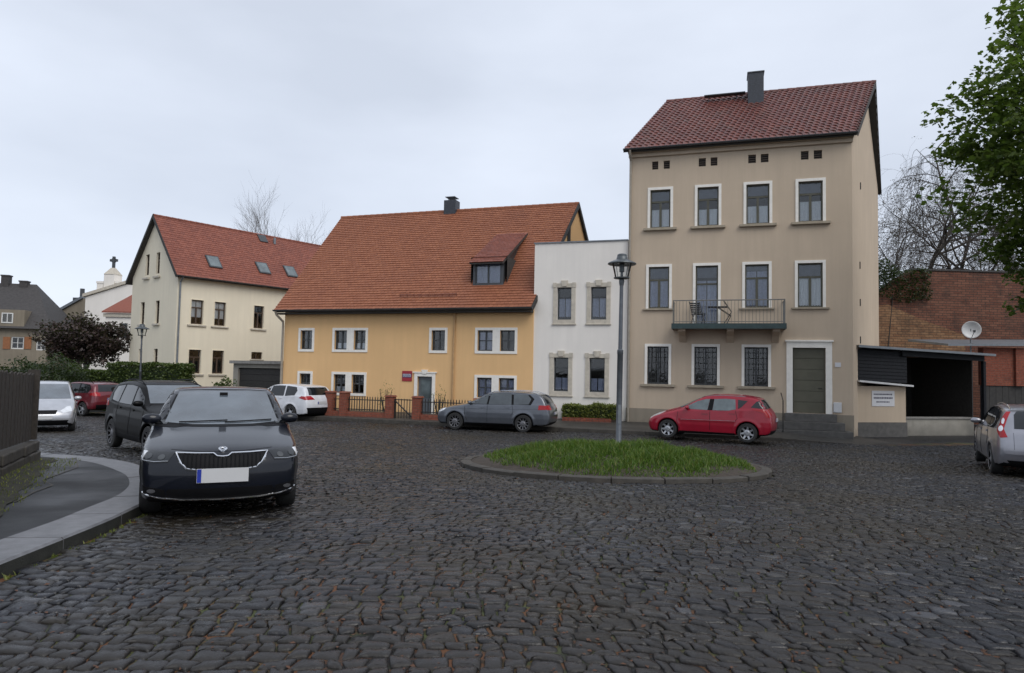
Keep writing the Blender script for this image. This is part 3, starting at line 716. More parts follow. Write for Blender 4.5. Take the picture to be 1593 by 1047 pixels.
def gabled_roof(H, L, kl, kr, ye, ze, yr, zr, yb, zb, ovl, ovr, tmat, tw, tl, arc, smat='soffit', lift=0.035, ridge_r=0.10, th=0.14, back=True, bov=None):
    xl = lambda y: kl * y - ovl; xr = lambda y: L + kr * y + ovr
    mb = MB(); slab(mb, (ye, ze), (yr, zr), xl, xr, th)
    xb = xr if bov is None else (lambda y: xr(yr) + (L + bov - xr(yr)) * (y - yr) / (yb - yr))
    t = [(xl(yb), yb, zb), (xl(yr), yr, zr), (xr(yr), yr, zr), (xb(yb), yb, zb)]
    mb.prism([(x, y, z - th) for x, y, z in t], (0, 0, th - 0.002))
    roof = mb.build('roof', smat, H.root)
    roof_field('roof_tiles', tmat, roof, (ye, ze), (yr, zr), xl, xr, tw, tl, arc, lift)
    if back: roof_field('roof_tiles', tmat, roof, (yb, zb), (yr, zr), xl, xb, tw * 1.5, tl * 1.5, 0, lift, flip=-1)
    rb = MB(); x = xl(yr)
    while x < xr(yr) - 0.05:
        x1 = min(x + 0.38, xr(yr)); n = 6; vs = []
        for xx, r_ in ((x, ridge_r), (x1 + 0.03, ridge_r * 0.86)):
            for k in range(n + 1):
                a = math.pi * (k / n) * 1.1 - 0.157; vs.append((xx, yr + r_ * math.cos(a) * 1.1, zr - 0.03 + r_ * math.sin(a)))
        rb.add(vs, [(k, k + 1, n + 2 + k, n + 1 + k) for k in range(n)]); x = x1
    tag(rb.build('ridge_tiles', tmat, roof), kind='stuff')
    return roof, xl, xr
def gutter(H, x0, x1, y, z, r=0.065, mat='zinc_dark', roof=None):
    mb = MB(); n = 8; vs = []
    for x in (x0, x1):
        for k in range(n + 1):
            a = math.pi + math.pi * k / n; vs.append((x, y + r * math.cos(a), z + r * math.sin(a)))
        for k in range(n + 1):
            a = 2 * math.pi - math.pi * k / n; vs.append((x, y + r * 0.86 * math.cos(a), z + r * 0.86 * math.sin(a)))
    m = 2 * (n + 1); fs = [(k, (k + 1) % m, m + (k + 1) % m, m + k) for k in range(m)] + [tuple(range(m))[::-1], tuple(range(m, 2 * m))]
    mb.add(vs, fs); return mb.build('gutter', mat, H.root)
def body_walls(mb, L, kl, kr, yb, ze, yr, zr, z0=0.0, zb=None):
    zb = zb or ze; l = lambda y, z: (kl * y, y, z); r = lambda y, z: (L + kr * y, y, z)
    mb.poly([r(0, z0), r(yb, z0), r(yb, zb), r(yr, zr), r(0, ze)]); mb.poly([l(0, z0), l(0, ze), l(yr, zr), l(yb, zb), l(yb, z0)])
    mb.quad(r(yb, z0), l(yb, z0), l(yb, zb), r(yb, zb))
def avg_rows(rs):
    z0 = sum(r[2] for r in rs) / len(rs); z1 = sum(r[3] for r in rs) / len(rs); return [(r[0], r[1], z0, z1) for r in rs]

# ---------------------------------------------------------------- tall beige house
HB = House('townhouse', 'tall beige three-storey house with balcony and dark red tiled roof', 'house', 976, 28.0, 17.0, -0.75)
L = HB.hit(1327, 560)[0]
ze = (HB.hit(975, 240)[1] + HB.hit(1330, 206)[1]) / 2; K = math.tan(R(17)); yr, yb = 4.2, 8.3
zr = (HB.hit(1032, 162, yr)[1] + HB.hit(1354, 123, yr)[1]) / 2
zpl = HB.hit(1150, 640)[1]
g1 = avg_rows([HB.rect(r) for r in ((1007, 1040, 538.6, 598), (1080, 1115.5, 539.5, 599.5), (1158, 1195, 540.5, 600.5))])
f1 = avg_rows([HB.rect(r) for r in ((1009, 1041, 416, 479), (1159, 1196, 411, 479), (1241, 1280, 408.5, 479))])
bd = HB.rect((1082, 1117, 414, 505)); bd = (bd[0], bd[1], bd[2], f1[0][3])
f2 = avg_rows([HB.rect(r) for r in ((1011.6, 1043, 297, 355), (1085, 1118, 291.5, 352), (1161, 1197, 286, 349), (1242, 1280, 280, 344))])
vents = avg_rows([HB.rect(r) for r in ((1014.5, 1024, 254, 266), (1032.5, 1042, 251.5, 264), (1087, 1098, 247, 259), (1105.6, 1116, 245, 258), (1164, 1176, 240, 254), (1183.6, 1195.6, 238.5, 251.5), (1246, 1258, 233, 247), (1266, 1279, 231, 245))])
dr = HB.rect((1233, 1284.5, 541, 643))
ops = g1 + f1 + [bd] + f2 + vents + [dr]
mb = MB(); wall_open(mb, 0, L, zpl, ze - 0.02, ops, 0.16); body_walls(mb, L, K, K, yb, ze, yr, zr - 0.1)
wl = mb.build('wall', 'beige_plaster', HB.root)
mb = MB(); mb.box(-0.04, dr[0] - 0.24, -0.05, 0.1, -0.6, zpl); mb.box(dr[1] + 0.24, L + 0.02, -0.05, 0.1, -0.6, zpl); mb.build('plinth', 'beige_plinth', HB.root, bevel=0.01)
mb = MB(); mb.box(-0.03, L + 0.03, -0.10, 0.05, ze - 0.28, ze - 0.13); mb.box(-0.05, L + 0.05, -0.2, 0.05, ze - 0.128, ze - 0.05); mb.build('cornice', 'beige_plaster', HB.root, bevel=0.01)
SUR = (0.105, 'trim_white', False); SIL = (0.26, 0.10, 0.13, 'sill_stone')
for r in g1:
    wdw = window(HB, r, 'two', 'dark_frame', SUR, SIL, None, 0.16)
    bars = MB(); nx = 5; nz = 7
    for k in range(1, nx): x = r[0] + (r[1] - r[0]) * k / nx; bars.box(x - 0.01, x + 0.01, 0.05, 0.065, r[2] + 0.01, r[3] - 0.01)
    for k in range(1, nz): z = r[2] + (r[3] - r[2]) * k / nz; bars.box(r[0] + 0.005, r[1] - 0.005, 0.068, 0.08, z - 0.01, z + 0.01)
    bars.build('window_grille', 'iron', wdw)
for k, r in enumerate(f1): window(HB, r, 'T', 'olive_frame', SUR, (0.22, 0.07, 0.09, 'sill_stone'), (0.05, (0.72, 0.97, 0.72)[k], ('curtain_blue', 'curtain_blue', 'curtain')[k]), 0.11, blind=(0.27, 0.15, 0.3)[k])
window(HB, bd, 'H', 'olive_frame', SUR, None, (0.02, 0.75, 'curtain_blue'), 0.11, name='balcony_door', blind=0.2)
for k, r in enumerate(f2): window(HB, r, 'T', 'olive_frame', SUR, SIL, (0.05, (0.50, 0.45, 0.47, 0.52)[k], 'curtain'), 0.11, blind=0.27)
for r in vents:
    mb = MB(); mb.box(r[0], r[1], 0.12, 0.14, r[2], r[3]); vt = mb.build('attic_vent', 'black_hole', HB.root)
    for k in range(4): z = r[2] + (r[3] - r[2]) * (k + 0.5) / 4; mb = MB(); mb.box(r[0], r[1], 0.085, 0.115, z - 0.02, z + 0.012); mb.build('slat', 'brown_frame', vt)
# door
mb = MB(); mb.box(dr[0], dr[1], 0.13, 0.18, dr[2], dr[3]); door = mb.build('door', 'door_green', HB.root)
mb = MB(); ring(mb, *dr, 0.22, -0.05, 0.0, False); mb.build('surround', 'trim_white', door)
mb = MB(); mb.box(dr[0] - 0.27, dr[1] + 0.27, -0.10, -0.0, dr[3] + 0.222, dr[3] + 0.29); mb.build('door_cornice', 'trim_white', door, bevel=0.01)
npl = 6; ph = (dr[3] - dr[2]) / npl
for k in range(npl): mb = MB(); mb.box(dr[0] + 0.05, dr[1] - 0.05, 0.112, 0.128, dr[2] + k * ph + 0.012, dr[2] + (k + 1) * ph - 0.012); mb.build('panel', 'door_green', door, bevel=0.006)
mb = MB(); mb.tube([(dr[1] - 0.12, 0.11, dr[2] + 0.95), (dr[1] - 0.12, 0.05, dr[2] + 0.95), (dr[1] - 0.26, 0.05, dr[2] + 0.95)], 0.014, 6); mb.build('handle', 'iron', door)
# steps to the door
nst = 3; zb0 = 0.12; sh = (dr[2] - zb0) / nst; cx = (dr[0] + dr[1]) / 2; hw = (dr[1] - dr[0]) / 2
for k in range(nst):
    mb = MB(); e = 0.30 + (nst - 1 - k) * 0.28; mb.box(cx - hw - e, cx + hw + e * 0.8 + 0.1, -0.02 - 0.30 * (nst - k), -0.052, zb0 + k * sh, zb0 + (k + 1) * sh - 0.003); mb.build('step', 'step_stone', HB.root, bevel=0.012)
mb = MB(); xx = cx - hw - 0.42; mb.tube([(xx, -0.95, 0.1), (xx, -0.95, 1.5)], 0.02, 6); mb.tube([(xx, -0.95, 1.49), (xx, -0.06, 1.75)], 0.018, 6); mb.build('handrail', 'iron', HB.root)
# balcony
bl = HB.rect((1046, 1222, 505, 519), -0.95); b0, b1 = bl[0], bl[1]; zs = bd[2] - 0.06; BD = 1.05
mb = MB(); mb.box(b0, b1, -BD, -0.002, zs - 0.14, zs); bal = mb.build('balcony', 'concrete', HB.root)
mb = MB(); mb.box(b0 - 0.03, b1 + 0.03, -BD - 0.05, -BD - 0.003, zs - 0.17, zs + 0.03); mb.box(b0 - 0.033, b0 - 0.003, -BD - 0.003, -0.01, zs - 0.17, zs + 0.03); mb.box(b1 + 0.003, b1 + 0.033, -BD - 0.003, -0.01, zs - 0.17, zs + 0.03); mb.build('edge_beam', 'beam_green', bal)
for x in (b0 + 0.35, (b0 + b1) / 2 + 0.1, b1 - 0.3):
    mb = MB(); mb.prism([(x - 0.13, -0.002, zs - 0.142), (x - 0.13, -0.9, zs - 0.142), (x - 0.13, -0.88, zs - 0.26), (x - 0.13, -0.35, zs - 0.42), (x - 0.13, -0.002, zs - 0.66)], (0.26, 0, 0)); mb.build('console', 'beige_plaster', bal, bevel=0.01)
hr = 0.92
mb = MB()
for z, r_ in ((zs + hr, 0.022), (zs + 0.10, 0.014)): mb.tube([(b0 + 0.02, -0.02, z), (b0 + 0.02, -BD - 0.01, z), (b1 - 0.02, -BD - 0.01, z), (b1 - 0.02, -0.02, z)], r_, 6)
rl = mb.build('railing', 'rail_grey', bal)
bal_bar = MB(); bal_bar.tube([(0, 0, zs + 0.02), (0, 0, zs + hr)], 0.009, 5); bme = bal_bar.mesh('baluster'); bme.materials.append(M['rail_grey'])
nb = int((b1 - b0) / 0.125)
for k in range(nb + 1): o = link('baluster', bme, None, bal); o.location = (b0 + 0.02 + (b1 - b0 - 0.04) * k / nb, -BD - 0.01, 0)
for x in (b0 + 0.02, b1 - 0.02):
    for k in range(1, 8): o = link('baluster', bme, None, bal); o.location = (x, -BD * k / 8, 0)
# roof
roof, xl, xr = gabled_roof(HB, L, K, K + 0.03, -0.32, ze + 0.02, yr, zr, yb + 0.3, ze - 0.1, 0.12, 0.24, 'tile_dark', 0.235, 0.26, 0.021, lift=0.036, bov=K * (yb + 0.3) + 0.10)
gutter(HB, xl(-0.32), xr(-0.32), -0.40, ze + 0.0, 0.07)
for x in (0.06,):
    mb = MB(); mb.tube([(x, -0.40, ze - 0.05), (x, -0.36, ze - 0.16), (x, -0.10, ze - 0.42), (x, -0.09, ze - 0.6), (x, -0.09, 0.35)], 0.05, 8); mb.build('downpipe', 'pipe_beige', HB.root, smooth=True)
cr = HB.rect((1163.5, 1188, 114, 160), yr - 1.05); cw = (cr[1] - cr[0]) / 2; cx = (cr[0] + cr[1]) / 2
mb = MB(); mb.box(cx - cw, cx + cw, yr - 1.15, yr - 0.35, zr - 1.2, cr[3]); chm = mb.build('chimney', 'slate', roof, bevel=0.01)
mb = MB(); mb.box(cx - cw - 0.03, cx + cw + 0.03, yr - 1.18, yr - 0.32, cr[3] + 0.002, cr[3] + 0.05); mb.build('chimney_cap', 'zinc_dark', roof)
mb = MB(); mb.box(cx - 2.2, cx - cw - 0.1, yr - 0.75, yr - 0.45, zr - 0.22, zr - 0.18); mb.tube([(cx - 2.0, yr - 0.6, zr - 0.6), (cx - 2.0, yr - 0.6, zr - 0.2)], 0.02, 5); mb.tube([(cx - 0.8, yr - 0.6, zr - 0.6), (cx - 0.8, yr - 0.6, zr - 0.2)], 0.02, 5); mb.build('roof_walkway', 'zinc_dark', roof)
# verge boards on the right gable, wall anchors
xg = lambda y: L + (K + 0.03) * y + 0.25
mb = MB()
for (ya, za, yb_, zb_) in ((-0.32, ze - 0.02, yr, zr - 0.02), (yb + 0.3, ze - 0.14, yr, zr - 0.02)):
    if ya > 0: xg = lambda y: L + K * y + (0.376 - 0.27 * (y - yr) / (yb + 0.3 - yr))
    mb.prism([(xg(ya), ya, za - 0.14), (xg(yb_), yb_, zb_ - 0.14), (xg(yb_), yb_, zb_ + 0.04), (xg(ya), ya, za + 0.04)], (0.03, 0, 0))
mb.build('verge_board', 'soffit', roof)
for z in (10.2, 6.9, 5.4, 3.9):
    y = 1.9 if z < 9 else 2.2; mb = MB(); x = L + K * y; mb.box(x - 0.01, x + 0.03, y - 0.035, y + 0.035, z - 0.14, z + 0.14); mb.build('wall_anchor', 'iron', HB.root)
r = HB.rect((1299, 1308, 564, 571)); mb = MB(); mb.box(r[0], r[1], -0.02, -0.002, r[2], r[3]); mb.build('house_number_plate', 'paper_white', HB.root)
r = HB.rect((1296, 1309, 626, 642)); mb = MB(); mb.box(r[0], r[1], -0.09, -0.052, r[2], r[3]); mb.build('meter_box', 'dish_white', HB.root, bevel=0.02)
# furniture on the balcony: a folded chair and small table
t = thing('balcony_chair', 'dark folding chair standing on the balcony in front of the balcony door', 'chair', HB.o + HB.ux * (b0 + 0.95) + HB.uy * (-0.55) + Vector((0, 0, zs)), HB.a + 0.4)
mb = MB(); mb.box(-0.2, 0.2, -0.2, 0.2, 0.42, 0.45); mb.build('seat', 'iron', t)
for k in range(5): mb = MB(); mb.box(-0.2, 0.2, 0.2 + 0.05 * k, 0.215 + 0.05 * k, 0.5 + 0.09 * k, 0.56 + 0.09 * k); mb.build('slat', 'iron', t)
for sx in (-0.21, 0.21):
    mb = MB(); mb.tube([(sx, -0.22, 0), (sx, 0.42, 0.95)], 0.014, 5); mb.build('leg', 'iron', t)
    mb = MB(); mb.tube([(sx, 0.28, 0), (sx, -0.2, 0.45)], 0.014, 5); mb.build('leg', 'iron', t)
t = thing('balcony_table', 'dark tilted table with crossed legs on the balcony', 'table', HB.o + HB.ux * (b0 + 1.75) + HB.uy * (-0.6) + Vector((0, 0, zs)), HB.a)
mb = MB(); mb.box(-0.42, 0.3, -0.25, 0.25, 0.68, 0.71); mb.build('table_top', 'iron', t)
for sy in (-0.2, 0.2):
    mb = MB(); mb.tube([(-0.05, sy, 0.68), (0.42, sy, 0.35), (0.25, sy, 0.0)], 0.015, 5); mb.build('leg', 'iron', t)
    mb = MB(); mb.tube([(0.15, sy, 0.95), (0.45, sy, 0.5), (0.15, sy, 0.02)], 0.012, 5); mb.build('leg', 'iron', t)

# ---------------------------------------------------------------- narrow white house
HW = House('white_annex', 'narrow white two-storey house with flat parapet between ochre and beige houses', 'house', 829, 29.25, 17.0, -0.6)
Lw = HW.hit(976, 560)[0] - 0.02; zt = (HW.hit(829, 380)[1] + HW.hit(972, 374)[1]) / 2
up = avg_rows([HW.rect((866.7, 889, 447.6, 498)), HW.rect((919, 943.4, 445.6, 496.5))]); lo = avg_rows([HW.rect((861, 884, 556, 608)), HW.rect((916.6, 940.7, 557, 611))])
mb = MB(); wall_open(mb, 0, Lw, 0, zt, up + lo, 0.16); mb.quad((Lw, 0, 0), (Lw, 5, 0), (Lw, 5, zt), (Lw, 0, zt)); mb.quad((0, 5, 0), (0, 0, 0), (0, 0, zt), (0, 5, zt)); mb.quad((Lw, 5, 0), (0, 5, 0), (0, 5, zt), (Lw, 5, zt)); mb.quad((0, 0, zt), (Lw, 0, zt), (Lw, 5, zt), (0, 5, zt))
mb.build('wall', 'white_plaster', HW.root)
mb = MB(); mb.box(-0.04, Lw, -0.05, 5, zt + 0.002, zt + 0.05); mb.build('parapet_flashing', 'zinc', HW.root)
for r in up + lo:
    wn_ = window(HW, r, 'H', 'dark_frame', (0.17, 'sandstone', True), (0.21, 0.05, 0.07, 'sandstone'), (0.1, 0.68, 'curtain_blue') if r in up else (0.05, 0.4, 'curtain_blue'), 0.16, bw=0.045)
    m = (r[0] + r[1]) / 2; z = r[3] + 0.12; mb = MB(); mb.prism([(m - 0.10, -0.075, z - 0.08), (m + 0.10, -0.075, z - 0.08), (m + 0.15, -0.075, z + 0.17), (m - 0.15, -0.075, z + 0.17)], (0, 0.07, 0)); mb.build('keystone', 'sandstone', wn_, bevel=0.008)
    for sx in (r[0] - 0.11, r[1] + 0.11): mb = MB(); mb.box(sx - 0.08, sx + 0.08, -0.055, -0.037, r[3] + 0.0, r[3] + 0.2); mb.build('corner_block', 'sandstone', wn_)

# ---------------------------------------------------------------- ochre house with the big orange roof
HO = House('ochre_house', 'low ochre yellow house under a steep orange tiled roof with one dormer', 'house', 441, 33.2, 18.5, -0.7)
Lo = HO.hit(829, 560)[0] - 0.01; ze = (HO.hit(435, 487)[1] + HO.hit(829, 478)[1]) / 2; yr, yb = 5.6, 11.2; KL, KR = -0.06, 0.09
zr = (HO.hit(522, 342, yr)[1] + HO.hit(896, 313, yr)[1]) / 2
ua = avg_rows([HO.rect(r) for r in ((467.7, 486, 514, 543.6), (520.7, 540, 513.6, 544), (550.7, 569, 513.6, 544.5), (671.5, 692.5, 514, 544.5), (743, 766.5, 514, 546), (778, 801, 514, 546))])
la = avg_rows([HO.rect(r) for r in ((466, 483, 581.5, 612), (519, 537.6, 583, 613), (547, 566.6, 583, 613), (742, 765, 587, 616), (776, 800, 587, 616))])
dro = HO.rect((649, 672, 585.6, 650)); dro = (dro[0], dro[1], 0.15, dro[3])
mb = MB(); wall_open(mb, 0, Lo, 0, ze, ua + la + [dro], 0.14); body_walls(mb, Lo, KL, KR, yb, ze, yr, zr - 0.12); mb.build('wall', 'ochre_plaster', HO.root)
for k, r in enumerate(ua + la):
    window(HO, r, 'cross' if k != 1 else 'two', 'dark_frame', (0.115, 'trim_white', True), None, (0.03, 0.9, 'curtain_blue') if k in (4, 9, 10) else ((0.05, 0.35, 'curtain') if k in (1, 2, 7) else None), 0.14, bw=0.045)
allw = ua + la
for p_, q_ in ((1, 2), (4, 5), (7, 8), (9, 10)):      # white pier between paired windows
    a_, b_ = allw[p_][1] + 0.117, allw[q_][0] - 0.117
    if b_ - a_ > 0.01: mb = MB(); mb.box(a_, b_, -0.033, 0.0, allw[p_][2] - 0.115, allw[p_][3] + 0.115); mb.build('window_pier', 'trim_white', HO.root)
mb = MB(); mb.box(dro[0], dro[1], 0.1, 0.14, dro[2], dro[3]); d_ = mb.build('door', 'door_grey', HO.root)
mb = MB(); ring(mb, *dro, 0.15, -0.05, 0.0, False); mb.build('surround', 'trim_white', d_)
m = (dro[0] + dro[1]) / 2; mb = MB(); mb.prism([(m - 0.09, -0.09, dro[3] + 0.12), (m + 0.09, -0.09, dro[3] + 0.12), (m + 0.16, -0.09, dro[3] + 0.30), (m - 0.16, -0.09, dro[3] + 0.30)], (0, 0.085, 0)); mb.build('keystone', 'trim_white', d_)
mb = MB(); mb.box(dro[0] - 0.22, dro[1] + 0.22, -0.08, -0.0, dro[3] + 0.155, dro[3] + 0.21); mb.build('lintel', 'trim_white', d_)
mb = MB(); mb.box(dro[0] + 0.12, dro[1] - 0.12, 0.085, 0.098, dro[2] + 0.9, dro[3] - 0.15); mb.build('door_pane', 'pale_glass', d_)
roof, xl, xr = gabled_roof(HO, Lo, KL, KR, -0.5, ze + 0.05, yr, zr, yb + 0.4, ze, 0.28, 0.10, 'tile_orange', 0.19, 0.19, 0.0, lift=0.042, ridge_r=0.11)
gutter(HO, xl(-0.5), xr(-0.5) + 0.06, -0.58, ze + 0.03, 0.075)
mb = MB(); mb.box(xl(0), Lo, -0.42, -0.004, ze - 0.16, ze - 0.10); mb.build('eave_soffit', 'soffit', HO.root)
for x, mt in ((-0.02, 'pipe_beige'),):
    mb = MB(); mb.tube([(x - 0.1, -0.58, ze - 0.03), (x - 0.1, -0.5, ze - 0.2), (x, -0.12, ze - 0.5), (x, -0.1, ze - 0.7), (x, -0.1, 0.1)], 0.055, 8); mb.build('downpipe', mt, HO.root, smooth=True)
x = HO.hit(707, 540)[0]; mb = MB(); mb.tube([(x, -0.07, ze - 0.15), (x, -0.07, 0.4)], 0.05, 8); mb.build('downpipe', 'pipe_ochre', HO.root, smooth=True)
# verge boards right gable
mb = MB(); xg = lambda y: Lo + KR * y + 0.11
for (ya, za, yb_, zb_) in ((-0.5, ze, yr, zr - 0.02), (yb + 0.4, ze - 0.05, yr, zr - 0.02)): mb.prism([(xg(ya), ya, za - 0.2), (xg(yb_), yb_, zb_ - 0.2), (xg(yb_), yb_, zb_ + 0.05), (xg(ya), ya, za + 0.05)], (0.04, 0, 0))
mb.build('verge_board', 'dark_wood', roof)
mb = MB(); y = yr - 1.0; x = Lo + KR * y; mb.box(x - 0.02, x + 0.012, y - 0.4, y + 0.4, zr - 2.2, zr - 1.3); mb.build('gable_window', 'black_hole', HO.root)
# chimney
cr = HO.rect((694, 712, 313, 330), yr); mb = MB(); mb.box(cr[0], cr[1], yr - 0.3, yr + 0.3, zr - 0.5, cr[3]); chm = mb.build('chimney', 'slate', roof, bevel=0.01)
m = (cr[0] + cr[1]) / 2; mb = MB(); mb.box(m - 0.28, m + 0.28, yr - 0.3, yr + 0.3, cr[3] + 0.16, cr[3] + 0.19)
for sx in (-0.2, 0.2): mb.tube([(m + sx, yr, cr[3]), (m + sx, yr, cr[3] + 0.16)], 0.02, 5)
mb.build('chimney_cap', 'zinc', roof)
# shed dormer
pit = (zr - ze) / (yr + 0.5); rz = lambda y: ze + 0.05 + (y + 0.5) * pit
yd = min(np.arange(0.0, 3.0, 0.02), key=lambda q: abs(HO.hit(760, 445, q)[1] - rz(q))); dl = HO.rect((738, 780, 405, 445), yd); dzt = dl[3]; dzb = rz(yd) - 0.02
x0, x1 = dl[0] - 0.06, dl[1] + 0.10; ytop = min(np.arange(0.5, 5.0, 0.02), key=lambda q: abs(HO.hit(775, 366, q)[1] - rz(q))); ztop = rz(ytop) + 0.03
mb = MB(); fw = (x0 + 0.10, x1 - 0.12, dzb + 0.1, dzt - 0.02)
wall_open(mb, x0, x1, dzb - 0.3, dzt, [fw], 0.08, y=yd)
yq = yd + (dzt - rz(yd)) / pit
for xx, s_ in ((x0, 1), (x1, -1)): mb.poly([(xx, yd, dzb - 0.3), (xx, yd, dzt), (xx, ytop, ztop - 0.05), (xx, ytop, rz(ytop) - 0.4)][::s_])
dm = mb.build('dormer', 'zinc_dark', HO.root)
window(HO, fw, 'two', 'dark_frame', None, None, (0.0, 1.0, 'curtain_blue'), 0.06, y=yd, bw=0.05, name='dormer_window')
lx = lambda y: x0 - 0.09 + 0.09 * y * 0.3; rx_ = lambda y: x1 + 0.08 + 0.09 * y * 0.3
mb = MB(); slab(mb, (yd - 0.28, dzt + 0.06 - 0.28 * (ztop - dzt) / (ytop - yd)), (ytop, ztop), lx, rx_, 0.1); mb.build('dormer_roof', 'soffit', dm)
tag(roof_field('dormer_tiles', 'tile_red', dm, (yd - 0.28, dzt + 0.065 - 0.28 * (ztop - dzt) / (ytop - yd)), (ytop, ztop + 0.004), lx, rx_, 0.19, 0.175, 0.0, 0.03), kind='stuff')
# snow guard bar with small hooks over the eave
gx0, gx1 = HO.hit(622, 466, 0)[0], HO.hit(710, 466, 0)[0]; mb = MB(); y = 0.0; z = rz(y) + 0.12
for dz in (0, 0.07): mb.tube([(gx0, y, z + dz), (gx1, y, z + dz)], 0.012, 5)
x = gx0
while x <= gx1: mb.tube([(x, y + 0.08, z - 0.05), (x, y, z + 0.09)], 0.012, 4); x += 0.35
mb.build('snow_guard', 'tile_dark', roof)
# sign beside the door
r = HO.rect((626, 641, 577, 593)); sg = thing('house_sign', 'dark red and blue sign with pale lettering beside the ochre house door', 'sign', HO.o + HO.ux * r[0] + Vector((0, 0, r[2])), HO.a)
W_, H_ = r[1] - r[0], r[3] - r[2]; mb = MB(); mb.box(0, W_, -0.03, -0.002, 0, H_); mb.build('board', 'sign_red', sg)
mb = MB(); mb.box(0.02, W_ - 0.02, -0.034, -0.0305, H_ * 0.36, H_ * 0.72); mb.build('colour_band', 'sign_blue', sg)
mb = MB()
for zz in (0.45, 0.56, 0.65):
    x = 0.05
    while x < W_ - 0.06: l = rnd.uniform(0.02, 0.05); mb.box(x, x + l, -0.037, -0.0345, H_ * zz, H_ * zz + 0.025); x += l + 0.015
mb.build('lettering', 'paper_white', sg)

# ---------------------------------------------------------------- brick and iron garden fence in front of the ochre house
FY = -2.15
def fx(px, py=645): return HO.hit(px, py, FY)[0]
piers = [fx(514), fx(535.5), fx(607), fx(649), fx(745), fx(826)]
fo = HO.o + HO.uy * FY; zf0 = 0.12
fence = thing('garden_fence', 'low red brick garden wall with piers and dark iron pickets before ochre house', 'fence', (fo.x, fo.y, HO.o.z), HO.a)
zt_w = HO.hit(570, 641, FY)[1]; zt_p = HO.hit(535, 611, FY)[1]; zt_p2 = HO.hit(607, 617, FY)[1]; zt_f = HO.hit(570, 618.5, FY)[1]
pk = MB(); pk.box(-0.016, 0.016, -0.012, 0.012, zt_w + 0.05, zt_f); pk.prism([(-0.016, -0.012, zt_f), (0.016, -0.012, zt_f), (0, -0.012, zt_f + 0.05)], (0, 0.024, 0)); pkm = pk.mesh('picket'); pkm.materials.append(M['iron'])
for k, x in enumerate(piers):
    mb = MB(); h = zt_p if k < 2 else zt_p2; mb.box(x - 0.17, x + 0.17, -0.17, 0.17, -0.1, h); p = mb.build('pier', 'red_brick', fence)
    mb = MB(); mb.add([(x - 0.21, -0.21, h), (x + 0.21, -0.21, h), (x + 0.21, 0.21, h), (x - 0.21, 0.21, h), (x - 0.17, -0.17, h + 0.06), (x + 0.17, -0.17, h + 0.06), (x + 0.17, 0.17, h + 0.06), (x - 0.17, 0.17, h + 0.06)], [(3, 2, 1, 0), (4, 5, 6, 7), (0, 1, 5, 4), (1, 2, 6, 5), (2, 3, 7, 6), (3, 0, 4, 7)]); mb.build('pier_cap', 'red_brick', p)
for k in range(len(piers) - 1):
    a, b = piers[k] + 0.172, piers[k + 1] - 0.172
    if k != 2:
        mb = MB(); mb.box(a, b, -0.11, 0.11, -0.1, zt_w); mb.build('low_wall', 'red_brick', fence)
        mb = MB(); mb.box(a, b, -0.015, 0.015, zt_f - 0.12, zt_f - 0.08); mb.box(a, b, -0.015, 0.015, zt_w + 0.08, zt_w + 0.12); mb.build('rail', 'iron', fence)
        n = int((b - a) / 0.125)
        for q in range(n): o = link('picket', pkm, None, fence); o.location = (a + (b - a) * (q + 0.5) / n, 0.0, 0)
    else:
        gt = thing('garden_gate', 'small dark iron gate between two brick piers before the ochre house', 'gate', fo + HO.ux * a + Vector((0, 0, HO.o.z - fo.z)), HO.a)
        w_ = b - a; mb = MB(); ring(mb, 0.06, w_ - 0.06, zf0 + 0.12, zt_f - 0.06, 0.04, -0.02, 0.02, True); mb.tube([(0.06, 0, zt_f - 0.1), (w_ - 0.06, 0, zf0 + 0.2)], 0.03, 5); mb.build('gate_frame', 'iron', gt)
        n = int(w_ / 0.125)
        for q in range(n):
            mb = MB(); x = w_ * (q + 0.5) / n; mb.box(x - 0.014, x + 0.014, 0.022, 0.04, zf0 + 0.1, zt_f); mb.build('picket', 'iron', gt)

# ---------------------------------------------------------------- cream house at the left
HL = House('cream_house', 'cream house with red tiled roof, roof windows and gable towards the street', 'house', 271, 40.0, -51.5, -0.8)
# front runs back to the right, gable runs back to the left
Lc = 13.0; gw = 6.1
ze = HL.hit(275, 420)[1]; zr = ze + 3.55
fu = avg_rows([HL.rect(r) for r in ((297, 316, 466.6, 504), (333.5, 351, 470, 506.5), (394.6, 410, 476, 512))]); fl = [HL.rect(r) for r in ((293, 312, 544, 581), (330, 347.6, 545.5, 579), (391, 408, 548.5, 559))]
fl = [(r[0], r[1], (fl[0][2] if k < 2 else r[2]), fl[0][3]) for k, r in enumerate(fl)]
mb = MB(); wall_open(mb, 0, Lc, 0, ze, fu + fl, 0.14); mb.poly([(Lc, 0, 0), (Lc, gw, 0), (Lc, gw, ze), (Lc, gw / 2, zr), (Lc, 0, ze)]); mb.quad((Lc, gw, 0), (0, gw, 0), (0, gw, ze), (Lc, gw, ze))
go = HL.o + HL.uy * gw                         # gable seen as its own front: x runs from far corner to near corner
gux, guy = -HL.uy, HL.ux
def ghit(px, py):
    d = ray(px, py); t = (HL.o - EYE).dot(guy) / d.dot(guy); q = EYE + d * t - go; return q.dot(gux), q.z
def grect(r):
    xm, ym = (r[0] + r[1]) / 2, (r[2] + r[3]) / 2
    return ghit(r[0], ym)[0], ghit(r[1], ym)[0], ghit(xm, r[3])[1], ghit(xm, r[2])[1]
